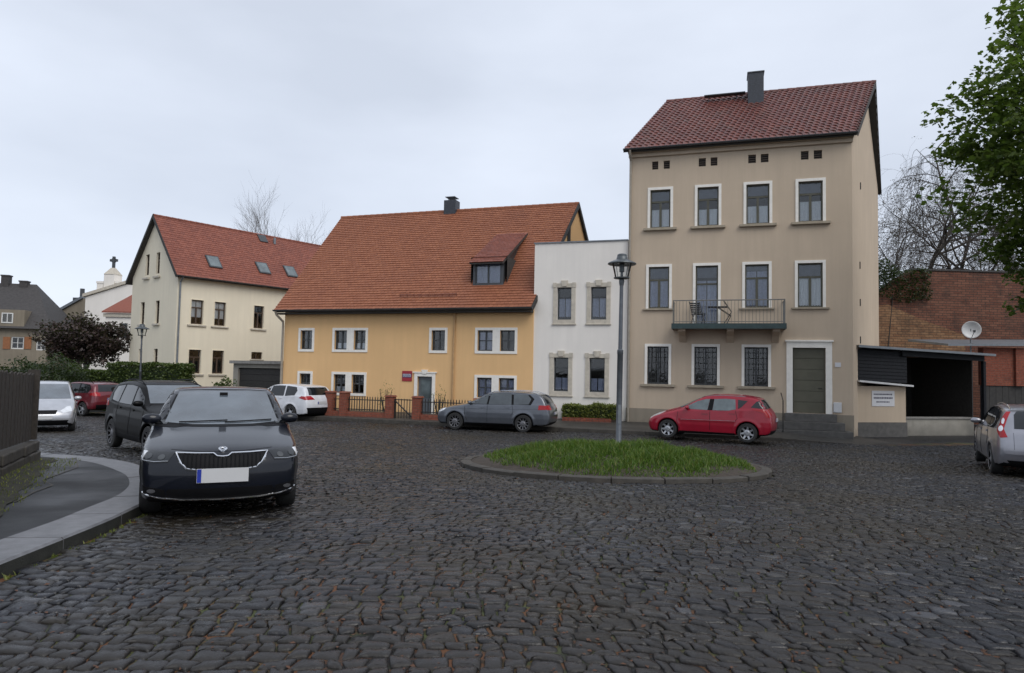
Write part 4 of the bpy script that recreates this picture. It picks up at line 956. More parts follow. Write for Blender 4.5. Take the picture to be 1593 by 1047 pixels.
gtop = avg_rows([grect(r) for r in ((226.5, 232, 397, 432), (243, 248.5, 392, 429))]); gmid = avg_rows([grect(r) for r in ((218.5, 224.5, 471, 503), (241.5, 247.5, 467, 505))]); glow = avg_rows([grect(r) for r in ((215, 220.5, 543.6, 580), (238.5, 244.5, 542, 580))])
gm = MB(); wall_open(gm, 0, gw, 0, ze, gmid + glow, 0.14)
gts = sorted(gtop)
def zgab(x): return ze + (zr - ze) * (1 - abs(x - gw / 2) / (gw / 2))
xsg = sorted({0, gw, gw / 2} | {v for r in gts for v in r[:2]}); za, zb_ = gts[0][2], gts[0][3]
for i in range(len(xsg) - 1):
    a, b = xsg[i], xsg[i + 1]; c = (a + b) / 2
    if any(r[0] < c < r[1] for r in gts):
        gm.quad((a, 0, ze), (b, 0, ze), (b, 0, za), (a, 0, za)) if za > ze else None
        gm.quad((a, 0, zb_), (b, 0, zb_), (b, 0, zgab(b)), (a, 0, zgab(a)))
    else: gm.poly([(a, 0, ze), (b, 0, ze), (b, 0, zgab(b)), (a, 0, zgab(a))])
for a, b, c, d in gts: gm.quad((a, 0, c), (a, .14, c), (a, .14, d), (a, 0, d)); gm.quad((b, .14, c), (b, 0, c), (b, 0, d), (b, .14, d)); gm.quad((a, 0, d), (a, .14, d), (b, .14, d), (b, 0, d)); gm.quad((a, .14, c), (a, 0, c), (b, 0, c), (b, .14, c))
GX = Matrix.Translation((0, gw, 0)) @ Matrix.Rotation(R(-90), 4, 'Z')
k0 = len(mb.v); mb.add([GX @ Vector(p) for p in gm.v], gm.f)
mb.build('wall', 'cream_plaster', HL.root)
for k, r in enumerate(fu + fl[:2]): window(HL, r, 'T', 'brown_frame', (0.03, 'cream_plaster', True), (0.2, 0.09, 0.1, 'sandstone'), (0.3, 1.0, 'curtain') if k in (0, 1) else None, 0.14)
window(HL, fl[2], 'two', 'brown_frame', None, (0.1, 0.06, 0.08, 'sandstone'), None, 0.14)
for r in gts + gmid + glow: window(HL, r, 'H', 'brown_frame', None, (0.16, 0.12, 0.12, 'sandstone'), None, 0.14, xf=GX)
roof, xl, xr = gabled_roof(HL, Lc, 0, 0, -0.35, ze - 0.3, gw / 2, zr + 0.1, gw + 0.35, ze - 0.3, 0.25, 0.2, 'tile_red', 0.24, 0.2, 0.0, lift=0.03, th=0.16)
gutter(HL, -0.25, Lc, -0.43, ze - 0.33, 0.075, 'zinc_dark')
mb = MB(); mb.tube([(0.12, -0.43, ze - 0.38), (0.12, -0.1, ze - 0.7), (0.12, -0.1, 0.2)], 0.055, 8); mb.build('downpipe', 'zinc', HL.root, smooth=True)
mb = MB()
for (ya, za_, yb_, zb2) in ((-0.35, ze - 0.3, gw / 2, zr + 0.08), (gw + 0.35, ze - 0.3, gw / 2, zr + 0.08)): mb.prism([(-0.262, ya, za_ - 0.2), (-0.262, yb_, zb2 - 0.2), (-0.262, yb_, zb2 + 0.05), (-0.262, ya, za_ + 0.05)], (-0.03, 0, 0))
mb.build('verge_board', 'dark_wood', roof)
pit = (zr + 0.4 - ze) / (gw / 2 + 0.35)
def roof_hit(px, py):                           # on the front slope plane
    d = ray(px, py); n = (HL.uy * (-pit) + Vector((0, 0, 1))); p0 = HL.o + HL.uy * (-0.35) + Vector((0, 0, ze - 0.3)); t = (p0 - EYE).dot(n) / d.dot(n); q = EYE + d * t - HL.o
    return q.dot(HL.ux), q.dot(HL.uy), q.z
for (p0, p1) in (((321, 402), (343, 415)), ((399, 410), (418, 426)), ((441, 416), (462, 431))):
    a = roof_hit((p0[0] + p1[0]) / 2, (p0[1] + p1[1]) / 2); wv = 0.42; hv = 0.52
    M4 = Matrix.Translation(a) @ Matrix.Rotation(math.atan(pit), 4, 'X')
    mb = MB(); mb.box(-wv, wv, -hv, hv, 0.0, 0.10, M4); sk = mb.build('roof_window', 'zinc_dark', roof); mb = MB(); mb.box(-wv + 0.07, wv - 0.07, -hv + 0.08, hv - 0.08, 0.102, 0.112, M4); mb.build('pane', 'pale_glass', sk)
a = roof_hit(427, 380); mb = MB(); mb.tube([a, (a[0], a[1], a[2] + 0.45)], 0.09, 8); mb.build('roof_vent', 'zinc', roof)
a = roof_hit(408, 372); M4 = Matrix.Translation(a) @ Matrix.Rotation(math.atan(pit), 4, 'X'); mb = MB(); mb.box(-0.3, 0.3, -0.35, 0.35, 0, 0.09, M4); sk = mb.build('roof_hatch', 'zinc_dark', roof)
# terrace wall and low garage beside it
gp = at(367, 600, 37.0); gq = at(437, 600, 35.5)
gv = Vector((gq.x - gp.x, gq.y - gp.y)); ga = math.atan2(gv.y, gv.x); gl = gv.length
gar = thing('garage', 'low flat-roofed garage with dark door between cream and ochre houses', 'garage', (gp.x, gp.y, gz(gp.x, gp.y)), ga)
gh = at(400, 566, 36.3).z - gz(gp.x, gp.y)
mb = MB(); mb.box(-0.25, 0.12, 0, 5, 0, gh); mb.box(gl - 0.05, gl + 0.2, 0, 5, 0, gh); mb.box(0.12, gl - 0.05, 0.0, 0.2, gh - 0.22, gh); mb.box(-0.25, gl + 0.2, 5.0, 5.2, 0, gh); mb.build('wall', 'grey_plaster', gar)
mb = MB(); mb.box(-0.35, gl + 0.3, -0.2, 5.3, gh + 0.002, gh + 0.16); mb.build('roof', 'concrete', gar)
for k in range(7): mb = MB(); z0 = k * (gh - 0.24) / 7; mb.box(0.125, gl - 0.055, 0.12, 0.16, z0 + 0.006, z0 + (gh - 0.24) / 7 - 0.006); mb.build('door_panel', 'dark_wood', gar)
# ---------------------------------------------------------------- shed and carport right of the beige house
HS = House('shed', 'low shed with dark slate cladding, beige base wall and dark carport', 'shed', 1333, 26.6, -14.0, -0.62)
s1 = HS.hit(1409, 620)[0]; s2 = HS.hit(1529, 600)[0]
zw = HS.hit(1370, 597)[1]; zp = HS.hit(1370, 657)[1]; zA = HS.hit(1340, 540)[1]; zB = HS.hit(1529, 553)[1]
mb = MB(); mb.box(0, s1, 0, 0.25, zp, zw - 0.1); mb.build('wall', 'beige_plaster', HS.root)
mb = MB(); mb.box(-0.02, s1 + 0.02, -0.05, 0.26, -0.3, zp - 0.002); mb.build('plinth', 'step_stone', HS.root)
mb = MB(); mb.prism([(-0.12, -0.28, zw + 0.06), (s1 + 0.12, -0.28, zw - 0.10), (s1 + 0.12, -0.28, zw - 0.03), (-0.12, -0.28, zw + 0.13)], (0, 0.5, 0)); mb.build('ledge', 'dish_white', HS.root)
zr_ = lambda x: zA + (zB - zA) * x / s2
nr = 9
for k in range(nr):                          # slate cladding courses
    mb = MB(); h = (zA - zw - 0.2) / nr; z0 = zw + 0.1 + k * h
    mb.prism([(0, -0.03, z0), (s1 + 0.05, -0.03, z0 - 0.05), (s1 + 0.05, -0.004, z0 + h - 0.03), (0, -0.004, z0 + h + 0.02)], (0, 0.1, 0)); mb.build('cladding_board', 'slate_black', HS.root)
mb = MB(); mb.prism([(-0.2, -0.35, zA - 0.02), (s2 + 0.3, -0.35, zr_(s2 + 0.3) - 0.02), (s2 + 0.3, -0.35, zr_(s2 + 0.3) + 0.07), (-0.2, -0.35, zA + 0.07)], (0, 5.2, 0)); mb.build('roof', 'zinc', HS.root)
mb = MB(); mb.prism([(s1 * 0.9, -0.1, zr_(s1) - 0.24), (s2, -0.1, zr_(s2) - 0.24), (s2, -0.1, zr_(s2) - 0.03), (s1 * 0.9, -0.1, zr_(s1 * 0.9) - 0.03)], (0, 0.12, 0)); mb.build('fascia', 'slate_black', HS.root)
n = 20
for k in range(n):                           # dark upright boards at the back of the open carport
    x = s1 + 0.05 + (s2 - s1 - 0.05) * k / n; mb = MB(); mb.box(x + 0.005, x + (s2 - s1) / n - 0.005, 3.6 + 0.012 * (k % 2), 3.65 + 0.012 * (k % 2), 0.0, zr_(x) - 0.06); mb.build('board', 'dark_wood', HS.root)
mb = MB(); mb.box(s1 - 0.06, s1 - 0.003, 0.26, 4.7, 0, zr_(s1) - 0.04); mb.build('partition', 'dark_wood', HS.root)
mb = MB(); mb.box(s1 + 0.02, s2 - 0.02, 0.42, 0.7, -0.3, 0.66); mb.build('base_wall', 'grey_plaster', HS.root)
mb = MB(); mb.box(s1 + 0.02, s2 + 0.02, 0.36, 0.72, 0.662, 0.72); mb.build('wall_coping', 'concrete', HS.root)
mb = MB(); mb.box(-0.05, 0.0, 0, 4.8, 0, zA - 0.03); mb.box(s2, s2 + 0.05, 0.5, 4.8, 0, zB - 0.03); mb.box(0, s2, 4.75, 4.8, 0, zB - 0.05); mb.build('side_wall', 'dark_wood', HS.root)
mb = MB(); mb.box(s2 - 0.06, s2 + 0.06, -0.1, 0.02, -0.2, zB - 0.25); mb.build('post', 'slate_black', HS.root)
r = HS.rect((1356, 1391, 608, 632)); sg = thing('notice_sign', 'white rectangular notice on the beige wall of the shed', 'sign', HS.o + HS.ux * r[0] + Vector((0, 0, r[2])), HS.a)
W_, H_ = r[1] - r[0], r[3] - r[2]; mb = MB(); mb.box(0, W_, -0.02, -0.002, 0, H_); mb.build('board', 'paper_white', sg)
mb = MB()
for zz, hh in ((0.72, 0.06), (0.48, 0.07), (0.24, 0.05)):
    x = 0.08 + (0.12 if zz < 0.3 else 0)
    while x < W_ - 0.12 - (0.15 if zz < 0.3 else 0): l = rnd.uniform(0.03, 0.07); mb.box(x, x + l, -0.024, -0.0205, H_ * zz, H_ * zz + hh); x += l + 0.018
mb.build('lettering', 'ink', sg)
# satellite dish on a mast above the shed roof
p = at(1511, 513, 29.0); t = thing('satellite_dish', 'round white satellite dish above the shed roof before the brick wall', 'satellite dish', (p.x, p.y, 1.9), R(-20))
mb = MB(); mb.tube([(0, 0.12, -0.3), (0, 0.12, p.z - 1.9 + 0.05)], 0.03, 6); mb.build('mast', 'zinc', t)
mb = MB(); prof = [(0.02, 0.10)] + [(0.36 * k / 8, 0.10 - 0.14 * (k / 8) ** 2) for k in range(1, 9)]; mb.lathe(prof, 28, (0, 0, p.z - 1.9), 'y'); d_ = mb.build('dish', 'dish_white', t, smooth=True)
sm = d_.modifiers.new('s', 'SOLIDIFY'); sm.thickness = 0.012
mb = MB(); mb.tube([(0, 0.0, p.z - 1.9 - 0.36), (0, -0.42, p.z - 1.9 - 0.12)], 0.012, 5); mb.box(-0.04, 0.04, -0.47, -0.40, p.z - 1.9 - 0.14, p.z - 1.9 - 0.04); mb.build('receiver_arm', 'zinc_dark', t)

# ---------------------------------------------------------------- high brick wall behind the shed
HK = House('brick_wall', 'high weathered dark brick wall behind the shed', 'wall', 1374, 34.5, -3.0, -0.6)
kz = HK.hit(1480, 422)[1]; kl = HK.hit(1640, 500)[0] + 3
zl = HK.hit(1378, 470)[1]; x1 = HK.hit(1420, 430)[0]
mb = MB(); mb.prism([(-0.6, 0, 0), (kl, 0, 0), (kl, 0, kz), (x1, 0, kz), (-0.2, 0, zl + 0.5), (-0.6, 0, zl + 0.3)], (0, 0.6, 0)); mb.build('wall_face', 'wall_brick', HK.root)
mb = MB(); a = HK.hit(1380, 474); b = HK.hit(1432, 497); c = HK.hit(1500, 522); d = HK.hit(1500, 560); mb.prism([(-0.5, -0.07, 0), (d[0], -0.07, 0), (c[0], -0.07, c[1]), (b[0], -0.07, b[1]), (a[0], -0.07, a[1]), (-0.5, -0.07, a[1] - 0.1)], (0, 0.068, 0)); mb.build('lean_to_scar', 'ochre_brick', HK.root)
x = x1
while x < kl - 0.4: mb = MB(); l = 0.5; mb.box(x, x + l - 0.01, -0.06, 0.66, kz + 0.002, kz + 0.09 + rnd.uniform(-0.01, 0.01)); mb.build('coping_stone', 'dark_roof', HK.root); x += l
# nearer brick outbuilding with a dark gate, at the right edge
HR = House('brick_outbuilding', 'low red brick outbuilding with dark gate at the right edge', 'building', 1530, 29.3, -6.0, -0.62)
rz0 = HR.hit(1560, 600)[1]; rz1 = HR.hit(1560, 541)[1]; rl_ = 6.0
mb = MB(); mb.box(0.0, rl_, 0, 0.3, rz0, rz1); mb.build('wall', 'red_brick', HR.root)
px_ = HR.hit(1577, 560)[0]; mb = MB(); mb.box(px_, px_ + 0.45, -0.12, -0.003, rz0, rz1); mb.build('pilaster', 'red_brick', HR.root)
mb = MB(); mb.prism([(-1.9, -0.35, rz1 + 0.0), (rl_, -0.35, rz1 + 0.18), (rl_, -0.35, rz1 + 0.27), (-1.9, -0.35, rz1 + 0.09)], (0, 2.5, 0.3)); mb.build('roof', 'zinc', HR.root)
n = 20
for k in range(n): mb = MB(); x = rl_ * k / n; mb.box(x + 0.006, x + rl_ / n - 0.006, 0.05, 0.10, 0.05, rz0 - 0.005); mb.build('gate_board', 'dark_wood', HR.root)
mb = MB(); mb.box(-0.1, 0.0, -0.06, 0.1, 0, rz0); mb.build('gate_post', 'zinc_dark', HR.root)

# ---------------------------------------------------------------- far houses at the left
def far_box(H, x0, x1, y1, z, mat): mb = MB(); mb.box(x0, x1, 0, y1, 0, z); return mb.build('wall', mat, H.root)
HF = House('hipped_house', 'old beige house with steep dark hipped roof and orange shutters', 'house', -70, 62.0, -14, -1.0)
fw = HF.hit(72, 540)[0]; wins = [HF.rect((17, 37, 524, 543)), HF.rect((56, 71, 529, 545))]; up_ = HF.rect((5, 23, 487, 503)); ze = HF.hit(20, 511)[1]
mb = MB(); wall_open(mb, 0, fw, 0, ze, wins, 0.1); mb.quad((fw, 0, 0), (fw, 8, 0), (fw, 8, ze), (fw, 0, ze)); mb.quad((0, 8, 0), (0, 0, 0), (0, 0, ze), (0, 8, ze)); mb.build('wall', 'old_plaster', HF.root)
for r in wins: window(HF, r, 'cross', 'white_frame', None, None, None, 0.1, bw=0.09)
for x0, x1 in ((5, 16), (38, 49)): r = HF.rect((x0, x1, 524, 543)); mb = MB(); mb.box(r[0], r[1], -0.06, -0.002, r[2], r[3]); mb.build('shutter', 'shutter_orange', HF.root)
ztp = HF.hit(20, 441, 4)[1]; zmid = HF.hit(20, 484)[1]
mb = MB(); e = 0.5; b_ = [(-e, -e, ze), (fw + e, -e, ze), (fw + e, 8 + e, ze), (-e, 8 + e, ze)]; t_ = [(1.5, 4, ztp), (fw - 2.6, 4, ztp)]
mb.add(b_ + t_, [(0, 1, 5, 4), (1, 2, 5), (2, 3, 4, 5), (3, 0, 4), (3, 2, 1, 0)]); rf = mb.build('roof', 'dark_roof', HF.root)
mb = MB(); r = up_; mb.box(r[0] - 0.6, r[1] + 0.9, -0.3, 3.0, ze, r[3] + 0.3); mb.build('attic_storey', 'old_plaster', HF.root); window(HF, r, 'two', 'white_frame', None, None, None, 0.06, y=-0.38, bw=0.09)
for px0, px1, py in ((5, 17, 428), (33, 45, 437)):
    a = HF.hit(px0, py, 4)[0]; b = HF.hit(px1, py, 4)[0]; z = HF.hit(px0, py, 4)[1]; mb = MB(); mb.box(a, b, 3.6, 4.3, z - 2.5, z - 0.12); mb.box(a - 0.06, b + 0.06, 3.55, 4.35, z - 0.118, z); mb.build('chimney', 'dark_roof', rf)
HC = House('chapel', 'white chapel gable with sloped parapet and stone cross turret', 'chapel', 128, 66.0, 4, -1.0)
za = HC.hit(130, 462)[1]; zb_ = HC.hit(205, 440)[1]; wc = HC.hit(230, 500)[0]
mb = MB(); mb.prism([(0, 0, 0), (wc, 0, 0), (wc, 0, zb_ + 0.6), (0, 0, za)], (0, 6, 0)); mb.build('wall', 'white_plaster', HC.root)
mb = MB(); mb.prism([(-0.2, -0.2, za + 0.003), (wc, -0.2, zb_ + 0.603), (wc, -0.2, zb_ + 0.9), (-0.2, -0.2, za + 0.3)], (0, 6.3, 0)); mb.build('coping', 'sandstone', HC.root)
r = HC.rect((159, 175, 426, 458)); mb = MB(); mb.box(r[0], r[1], 0.2, 1.4, za, r[3]); tw = mb.build('turret', 'white_plaster', HC.root)
m = (r[0] + r[1]) / 2; z2 = HC.hit(166, 415)[1]; mb = MB(); hw_ = (r[1] - r[0]) / 2 + 0.03
mb.add([(m - hw_, 0.15, r[3] + 0.003), (m + hw_, 0.15, r[3] + 0.003), (m + hw_, 1.45, r[3] + 0.003), (m - hw_, 1.45, r[3] + 0.003), (m - 0.16, 0.65, z2), (m + 0.16, 0.65, z2), (m + 0.16, 0.95, z2), (m - 0.16, 0.95, z2)], [(0, 1, 5, 4), (1, 2, 6, 5), (2, 3, 7, 6), (3, 0, 4, 7), (4, 5, 6, 7), (3, 2, 1, 0)]); mb.build('turret_cap', 'sandstone', tw)
z3 = HC.hit(168, 397)[1]; zc = HC.hit(168, 403)[1]; mb = MB(); mb.box(m - 0.11, m + 0.11, 0.7, 0.9, z2, z3); mb.box(m - 0.38, m - 0.112, 0.72, 0.88, zc - 0.12, zc + 0.12); mb.box(m + 0.112, m + 0.38, 0.72, 0.88, zc - 0.12, zc + 0.12); mb.lathe([(0.2, -0.05), (0.26, -0.05), (0.26, 0.05), (0.2, 0.05)], 16, (m, 0.8, zc), 'y', True); mb.build('cross', 'zinc_dark', tw)
for a_, b_ in ((147, 157), (176, 184)): q = HC.rect((a_, b_, 440, 458)); mb = MB(); mb.box(q[0], q[1], 0.3, 1.2, za, q[3]); mb.box(q[0] - 0.05, q[1] + 0.05, 0.25, 1.25, q[3] + 0.002, q[3] + 0.2); mb.build('side_turret', 'white_plaster', HC.root)
# low wing with red roof beside the chapel
HV = House('chapel_wing', 'low white wing with small red roof beside the cream house', 'building', 161, 60.0, 0, -1.0)
wv = HV.hit(215, 520)[0]; zv = HV.hit(180, 487)[1]; zvt = HV.hit(180, 462)[1]
mb = MB(); mb.box(0, wv, 0, 5, 0, zv); mb.build('wall', 'white_plaster', HV.root); mb = MB(); mb.box(-0.15, wv, -0.15, -0.003, zv - 0.35, zv - 0.05); mb.build('cornice', 'sandstone', HV.root)
mb = MB(); mb.prism([(-0.2, -0.3, zv + 0.003), (wv, -0.3, zv + 0.003), (wv, 2.0, zvt + 0.6), (1.6, 2.0, zvt + 0.6)], (0, 0, 0.12)); mb.build('roof', 'tile_red', HV.root)
q = HV.rect((186, 198, 503, 525)); mb = MB(); mb.box(q[0], q[1], -0.03, -0.002, q[2], q[3]); mb.build('window', 'dark_frame', HV.root)
HX = House('grey_roof_house', 'distant house with grey roof and square chimney left of the chapel', 'house', 76, 72.0, 8, -1.0)
xw = HX.hit(128, 500)[0]; z1_ = HX.hit(78, 492)[1]; z2_ = HX.hit(120, 476)[1]
mb = MB(); mb.prism([(0, 0, 0), (xw, 0, 0), (xw, 0, z2_ + 0.8), (0, 0, z1_)], (0, 5, 0)); mb.build('wall', 'old_plaster', HX.root); mb = MB(); mb.prism([(-0.4, -0.2, z1_ - 0.2), (xw, -0.2, z2_ + 0.81), (xw, -0.2, z2_ + 1.1), (-0.4, -0.2, z1_ + 0.1)], (0, 5.5, 0)); rfx = mb.build('roof', 'zinc', HX.root)
q = HX.rect((107, 122, 462, 484)); mb = MB(); mb.box(q[0], q[1], 0.5, 1.5, z1_, q[3]); mb.tube([((q[0] + q[1]) / 2 + 0.1, 1, q[3]), ((q[0] + q[1]) / 2 + 0.1, 1, q[3] + 1.0)], 0.22, 8); mb.build('chimney', 'zinc_dark', rfx)

# ---------------------------------------------------------------- board fence on the left
fl_ = (FN1 - FN0).length; fa = math.atan2(fd.y, fd.x); z0f = 0.0
fence = thing('board_fence', 'dark weathered upright board fence on a stone base at the left edge', 'fence', (FN0.x, FN0.y, pz(FN0.x, FN0.y)), fa)
slope = (pz(FN1.x, FN1.y) - pz(FN0.x, FN0.y)) / fl_
x = 0.0
while x < fl_:
    l = rnd.uniform(0.35, 0.6); mb = MB()
    for zz0, zz1 in ((-0.15, 0.16), (0.168, 0.34)):
        d0, d1 = rnd.uniform(-0.03, 0.03), rnd.uniform(-0.02, 0.02); mb = MB(); mb.box(x + 0.008, x + l - 0.008, -0.12 + d0, 0.17 + d1, slope * x + zz0, slope * x + zz1); mb.build('base_stone', 'kerb_old', fence, bevel=0.025)
    x += l
x = 0.02; k = 0
while x < fl_:
    w_ = rnd.uniform(0.10, 0.13); h = 1.55 + rnd.uniform(-0.02, 0.02) - 0.03 * (x / fl_); mb = MB(); yy = 0.0 + 0.006 * (k % 2)
    mb.prism([(x, yy, slope * x + 0.36), (x + w_, yy, slope * x + 0.36), (x + w_, yy, slope * x + h - 0.02), (x + w_ / 2, yy, slope * x + h), (x, yy, slope * x + h - 0.02)], (0, 0.022, 0)); mb.build('plank', 'fence_wood', fence); x += w_ + rnd.uniform(0.006, 0.014); k += 1
mb = MB(); mb.box(-0.06, 0.018, -0.08, 0.10, 0.36, 1.62); mb.build('end_post', 'fence_wood', fence)
for zz in (0.6, 1.3): mb = MB(); mb.prism([(0.02, -0.06, zz), (fl_, -0.06, zz + slope * fl_), (fl_, -0.06, zz + 0.09 + slope * fl_), (0.02, -0.06, zz + 0.09)], (0, 0.055, 0)); mb.build('rail', 'fence_wood', fence)

# ---------------------------------------------------------------- street lamps
def lamp(name, label, base, ht, hat_r, lean=0.0, n=24):
    t = thing(name, label, 'street lamp', base, 0.0); t.rotation_euler = (0, lean, 0)
    b = ht - 0.62 * (hat_r / 0.29); k = hat_r / 0.29
    mb = MB(); mb.lathe([(0.085, -0.05), (0.085, 0.12), (0.062, 0.16), (0.062, ht * 0.47), (0.066, ht * 0.47 + 0.005), (0.066, ht * 0.47 + 0.09), (0.046, ht * 0.47 + 0.11), (0.040, b - 0.12)], 14); p = mb.build('pole', 'pole_grey', t, smooth=True)
    mb = MB(); mb.box(-0.03, 0.03, -0.072, -0.060, 0.55, 0.95); mb.build('service_door', 'zinc', p)
    mb = MB(); mb.lathe([(0.0, b - 0.14), (0.045, b - 0.14), (0.06, b - 0.05), (0.05, b), (0.155 * k, b + 0.01), (0.16 * k, b + 0.035), (0.0, b + 0.04)], n); mb.build('lamp_base', 'lamp_hat', t, smooth=True)
    h = b + 0.04
    mb = MB(); mb.lathe([(0.135 * k, h), (0.20 * k, h + 0.27 * k)], n); mb.build('lamp_glass', 'lamp_glass', t, smooth=True)
    for q in range(4): a = math.pi * (q / 2 + 0.25); mb = MB(); mb.tube([(0.138 * k * math.cos(a), 0.138 * k * math.sin(a), h), (0.203 * k * math.cos(a), 0.203 * k * math.sin(a), h + 0.27 * k)], 0.007, 5); mb.build('strut', 'lamp_hat', t)
    mb = MB(); mb.lathe([(0, h), (0.03, h), (0.03, h + 0.1 * k), (0.055, h + 0.11 * k), (0.055, h + 0.27 * k), (0, h + 0.27 * k)], 12); mb.build('lamp_holder', 'lamp_hat', t, smooth=True)
    mb = MB(); h2 = h + 0.27 * k; mb.lathe([(0, h2 + 0.005), (hat_r * 0.96, h2 - 0.012), (hat_r, h2), (hat_r * 0.97, h2 + 0.02), (hat_r * 0.55, h2 + 0.075 * k), (hat_r * 0.40, h2 + 0.09 * k), (hat_r * 0.36, h2 + 0.15 * k), (hat_r * 0.34, h2 + 0.155 * k), (hat_r * 0.34, h2 + 0.185 * k), (hat_r * 0.25, h2 + 0.205 * k), (0, h2 + 0.21 * k)], n); mb.build('lamp_hood', 'lamp_hat', t, smooth=True)
    return t
pb = at(962, 693, 14.7); pt = at(968, 387, 14.7)
lamp('street_lamp', 'grey street lamp with round hood standing on the grass island', (pb.x, pb.y, pb.z - 0.08), pt.z - pb.z + 0.08, 0.31, math.atan2(pt.x - pb.x, pt.z - pb.z))
pb = at(218, 605, 36.0); pt = at(222, 500, 36.0)
lamp('street_lamp', 'distant street lamp before the hedge of the cream house', (pb.x, pb.y, gz(pb.x, pb.y) - 0.3), pt.z - gz(pb.x, pb.y) + 0.3, 0.36, math.atan2(pt.x - pb.x, pt.z - pb.z), 16)

# ---------------------------------------------------------------- vegetation
def shrub(name, label, cat, c, rx, ry, h, n, size, mat, flat=0.3, box=False, core='dark_leaf', group=None, kind='diamond', z0=None):
    t = thing(name, label, cat, (c[0], c[1], z0 if z0 is not None else gz(c[0], c[1]) - 0.05), c[2] if len(c) > 2 else 0, group); P = []
    while len(P) < n:
        u = RNG.random(3) * 2 - 1
        if box:
            f = RNG.random(); ax = RNG.integers(0, 5)
            if ax == 0: u[1] = -1
            elif ax == 1: u[2] = 1
            elif ax == 2: u[0] = 1 if f < 0.5 else -1
            elif ax == 3: u[1] = 1
            else: u *= 0.96
            p = np.array([u[0] * rx, u[1] * ry, (u[2] + 1) / 2 * h]) + RNG.normal(size=3) * 0.035
            p[2] += 0.04 * math.sin(p[0] * 3.1) + 0.03 * math.sin(p[0] * 7)
        else:
            r_ = np.linalg.norm(u)
            if r_ > 1 or (r_ < 0.55 and RNG.random() < 0.8): continue
            lump = 0.82 + 0.18 * math.sin(u[0] * 7 + 1) * math.cos(u[1] * 6) + 0.12 * math.sin(u[2] * 9 + u[0] * 4)
            p = np.array([u[0] * rx * lump, u[1] * ry * lump, h * 0.52 + u[2] * h * 0.48 * lump])
        P.append(p)
    o = leaves('foliage', P, size, mat, t, kind, flat)
    mb = MB()
    if box: mb.box(-rx * 0.96, rx * 0.96, -ry * 0.85, ry * 0.85, 0, h * 0.95)
    else:
        for k in range(4): a = k * 1.7; mb.tube([(0.03 * k, 0, 0), (rx * 0.3 * math.cos(a), ry * 0.3 * math.sin(a), h * 0.35), (rx * 0.6 * math.cos(a), ry * 0.6 * math.sin(a), h * 0.75)], [0.05, 0.03, 0.01], 5)
    mb.build('stems', core if box else 'bark', t); return t
def pos(px, py, Y): p = at(px, py, Y); return (p.x, p.y)
def hedge(name, label, px0, px1, pyt, Y0, Y1, n, mat='hedge_leaf', dep=0.5, size=0.09):
    a, b = at(px0, pyt, Y0), at(px1, pyt, Y1); m = (a + b) / 2; h = m.z - gz(m.x, m.y) + 0.05
    return shrub(name, label, 'hedge', (m.x, m.y, math.atan2(b.y - a.y, b.x - a.x)), (b - a).length / 2, dep, h, n, size, mat, box=True)
hedge('hedge', 'clipped dark green hedge before the cream house gable', 178, 292, 567, 37.5, 36.0, 13000, size=0.13)
hedge('hedge', 'low brownish green hedge left of the clipped hedge behind the wine red car', 108, 180, 578, 39.0, 38.0, 8000, size=0.13)
p = pos(130, 585, 44); cop = thing('plum_tree', 'dark purple-leaved round tree before the chapel', 'tree', (p[0], p[1], gz(*p) - 0.1))
P = []; cz = at(125, 530, 44).z - gz(*p)
while len(P) < 15000:
    u = RNG.normal(size=3); u /= np.linalg.norm(u); r_ = (0.45 + 0.55 * RNG.random()); l = 0.85 + 0.16 * math.sin(u[0] * 8 + 2 * u[2]) + 0.12 * math.cos(u[1] * 9 + u[2] * 5)
    q = np.array([u[0] * 3.2 * r_ * l, u[1] * 2.4 * r_ * l, cz + 0.1 + u[2] * 1.75 * r_ * l]); 
    if math.sin(q[0] * 2.2) * math.sin(q[2] * 2.6 + q[1]) > 0.72: continue
    P.append(q)
leaves('crown', P, 0.20, 'plum_leaf', cop, flat=0.2)
mb = MB(); mb.tube([(0, 0, 0), (0.1, 0, cz * 0.5), (0.05, 0, cz)], [0.16, 0.13, 0.08], 7)
for k in range(9): a = k * 0.7; mb.tube([(0.08, 0, cz * (0.5 + 0.04 * k)), (1.0 * math.cos(a), 0.8 * math.sin(a), cz + 0.2), (2.0 * math.cos(a), 1.6 * math.sin(a), cz + 0.5 * math.sin(k))], [0.07, 0.045, 0.015], 5)
mb.build('trunk', 'bark', cop)
for lab, px, py, Y, rx, h, n, mat in (('dark green shrub at the left behind the board fence', 30, 590, 32, 1.3, 2.9, 3500, 'dark_leaf'), ('large dark evergreen shrub under the plum tree', 85, 590, 36, 2.0, 3.1, 6000, 'dark_leaf'), ('mid green shrub below the plum tree beside the hedge', 112, 590, 41, 1.5, 2.6, 4000, 'hedge_leaf'), ('small loose green bush beside the garage of the cream house', 350, 590, 35.5, 0.75, 2.0, 1500, 'hedge_leaf'), ('low yellowish bush before the cream house terrace', 326, 596, 36.5, 0.9, 1.25, 700, 'light_leaf')):
    shrub('shrub', lab, 'shrub', pos(px, py, Y), rx, rx * 0.8, h, n, 0.13, mat)
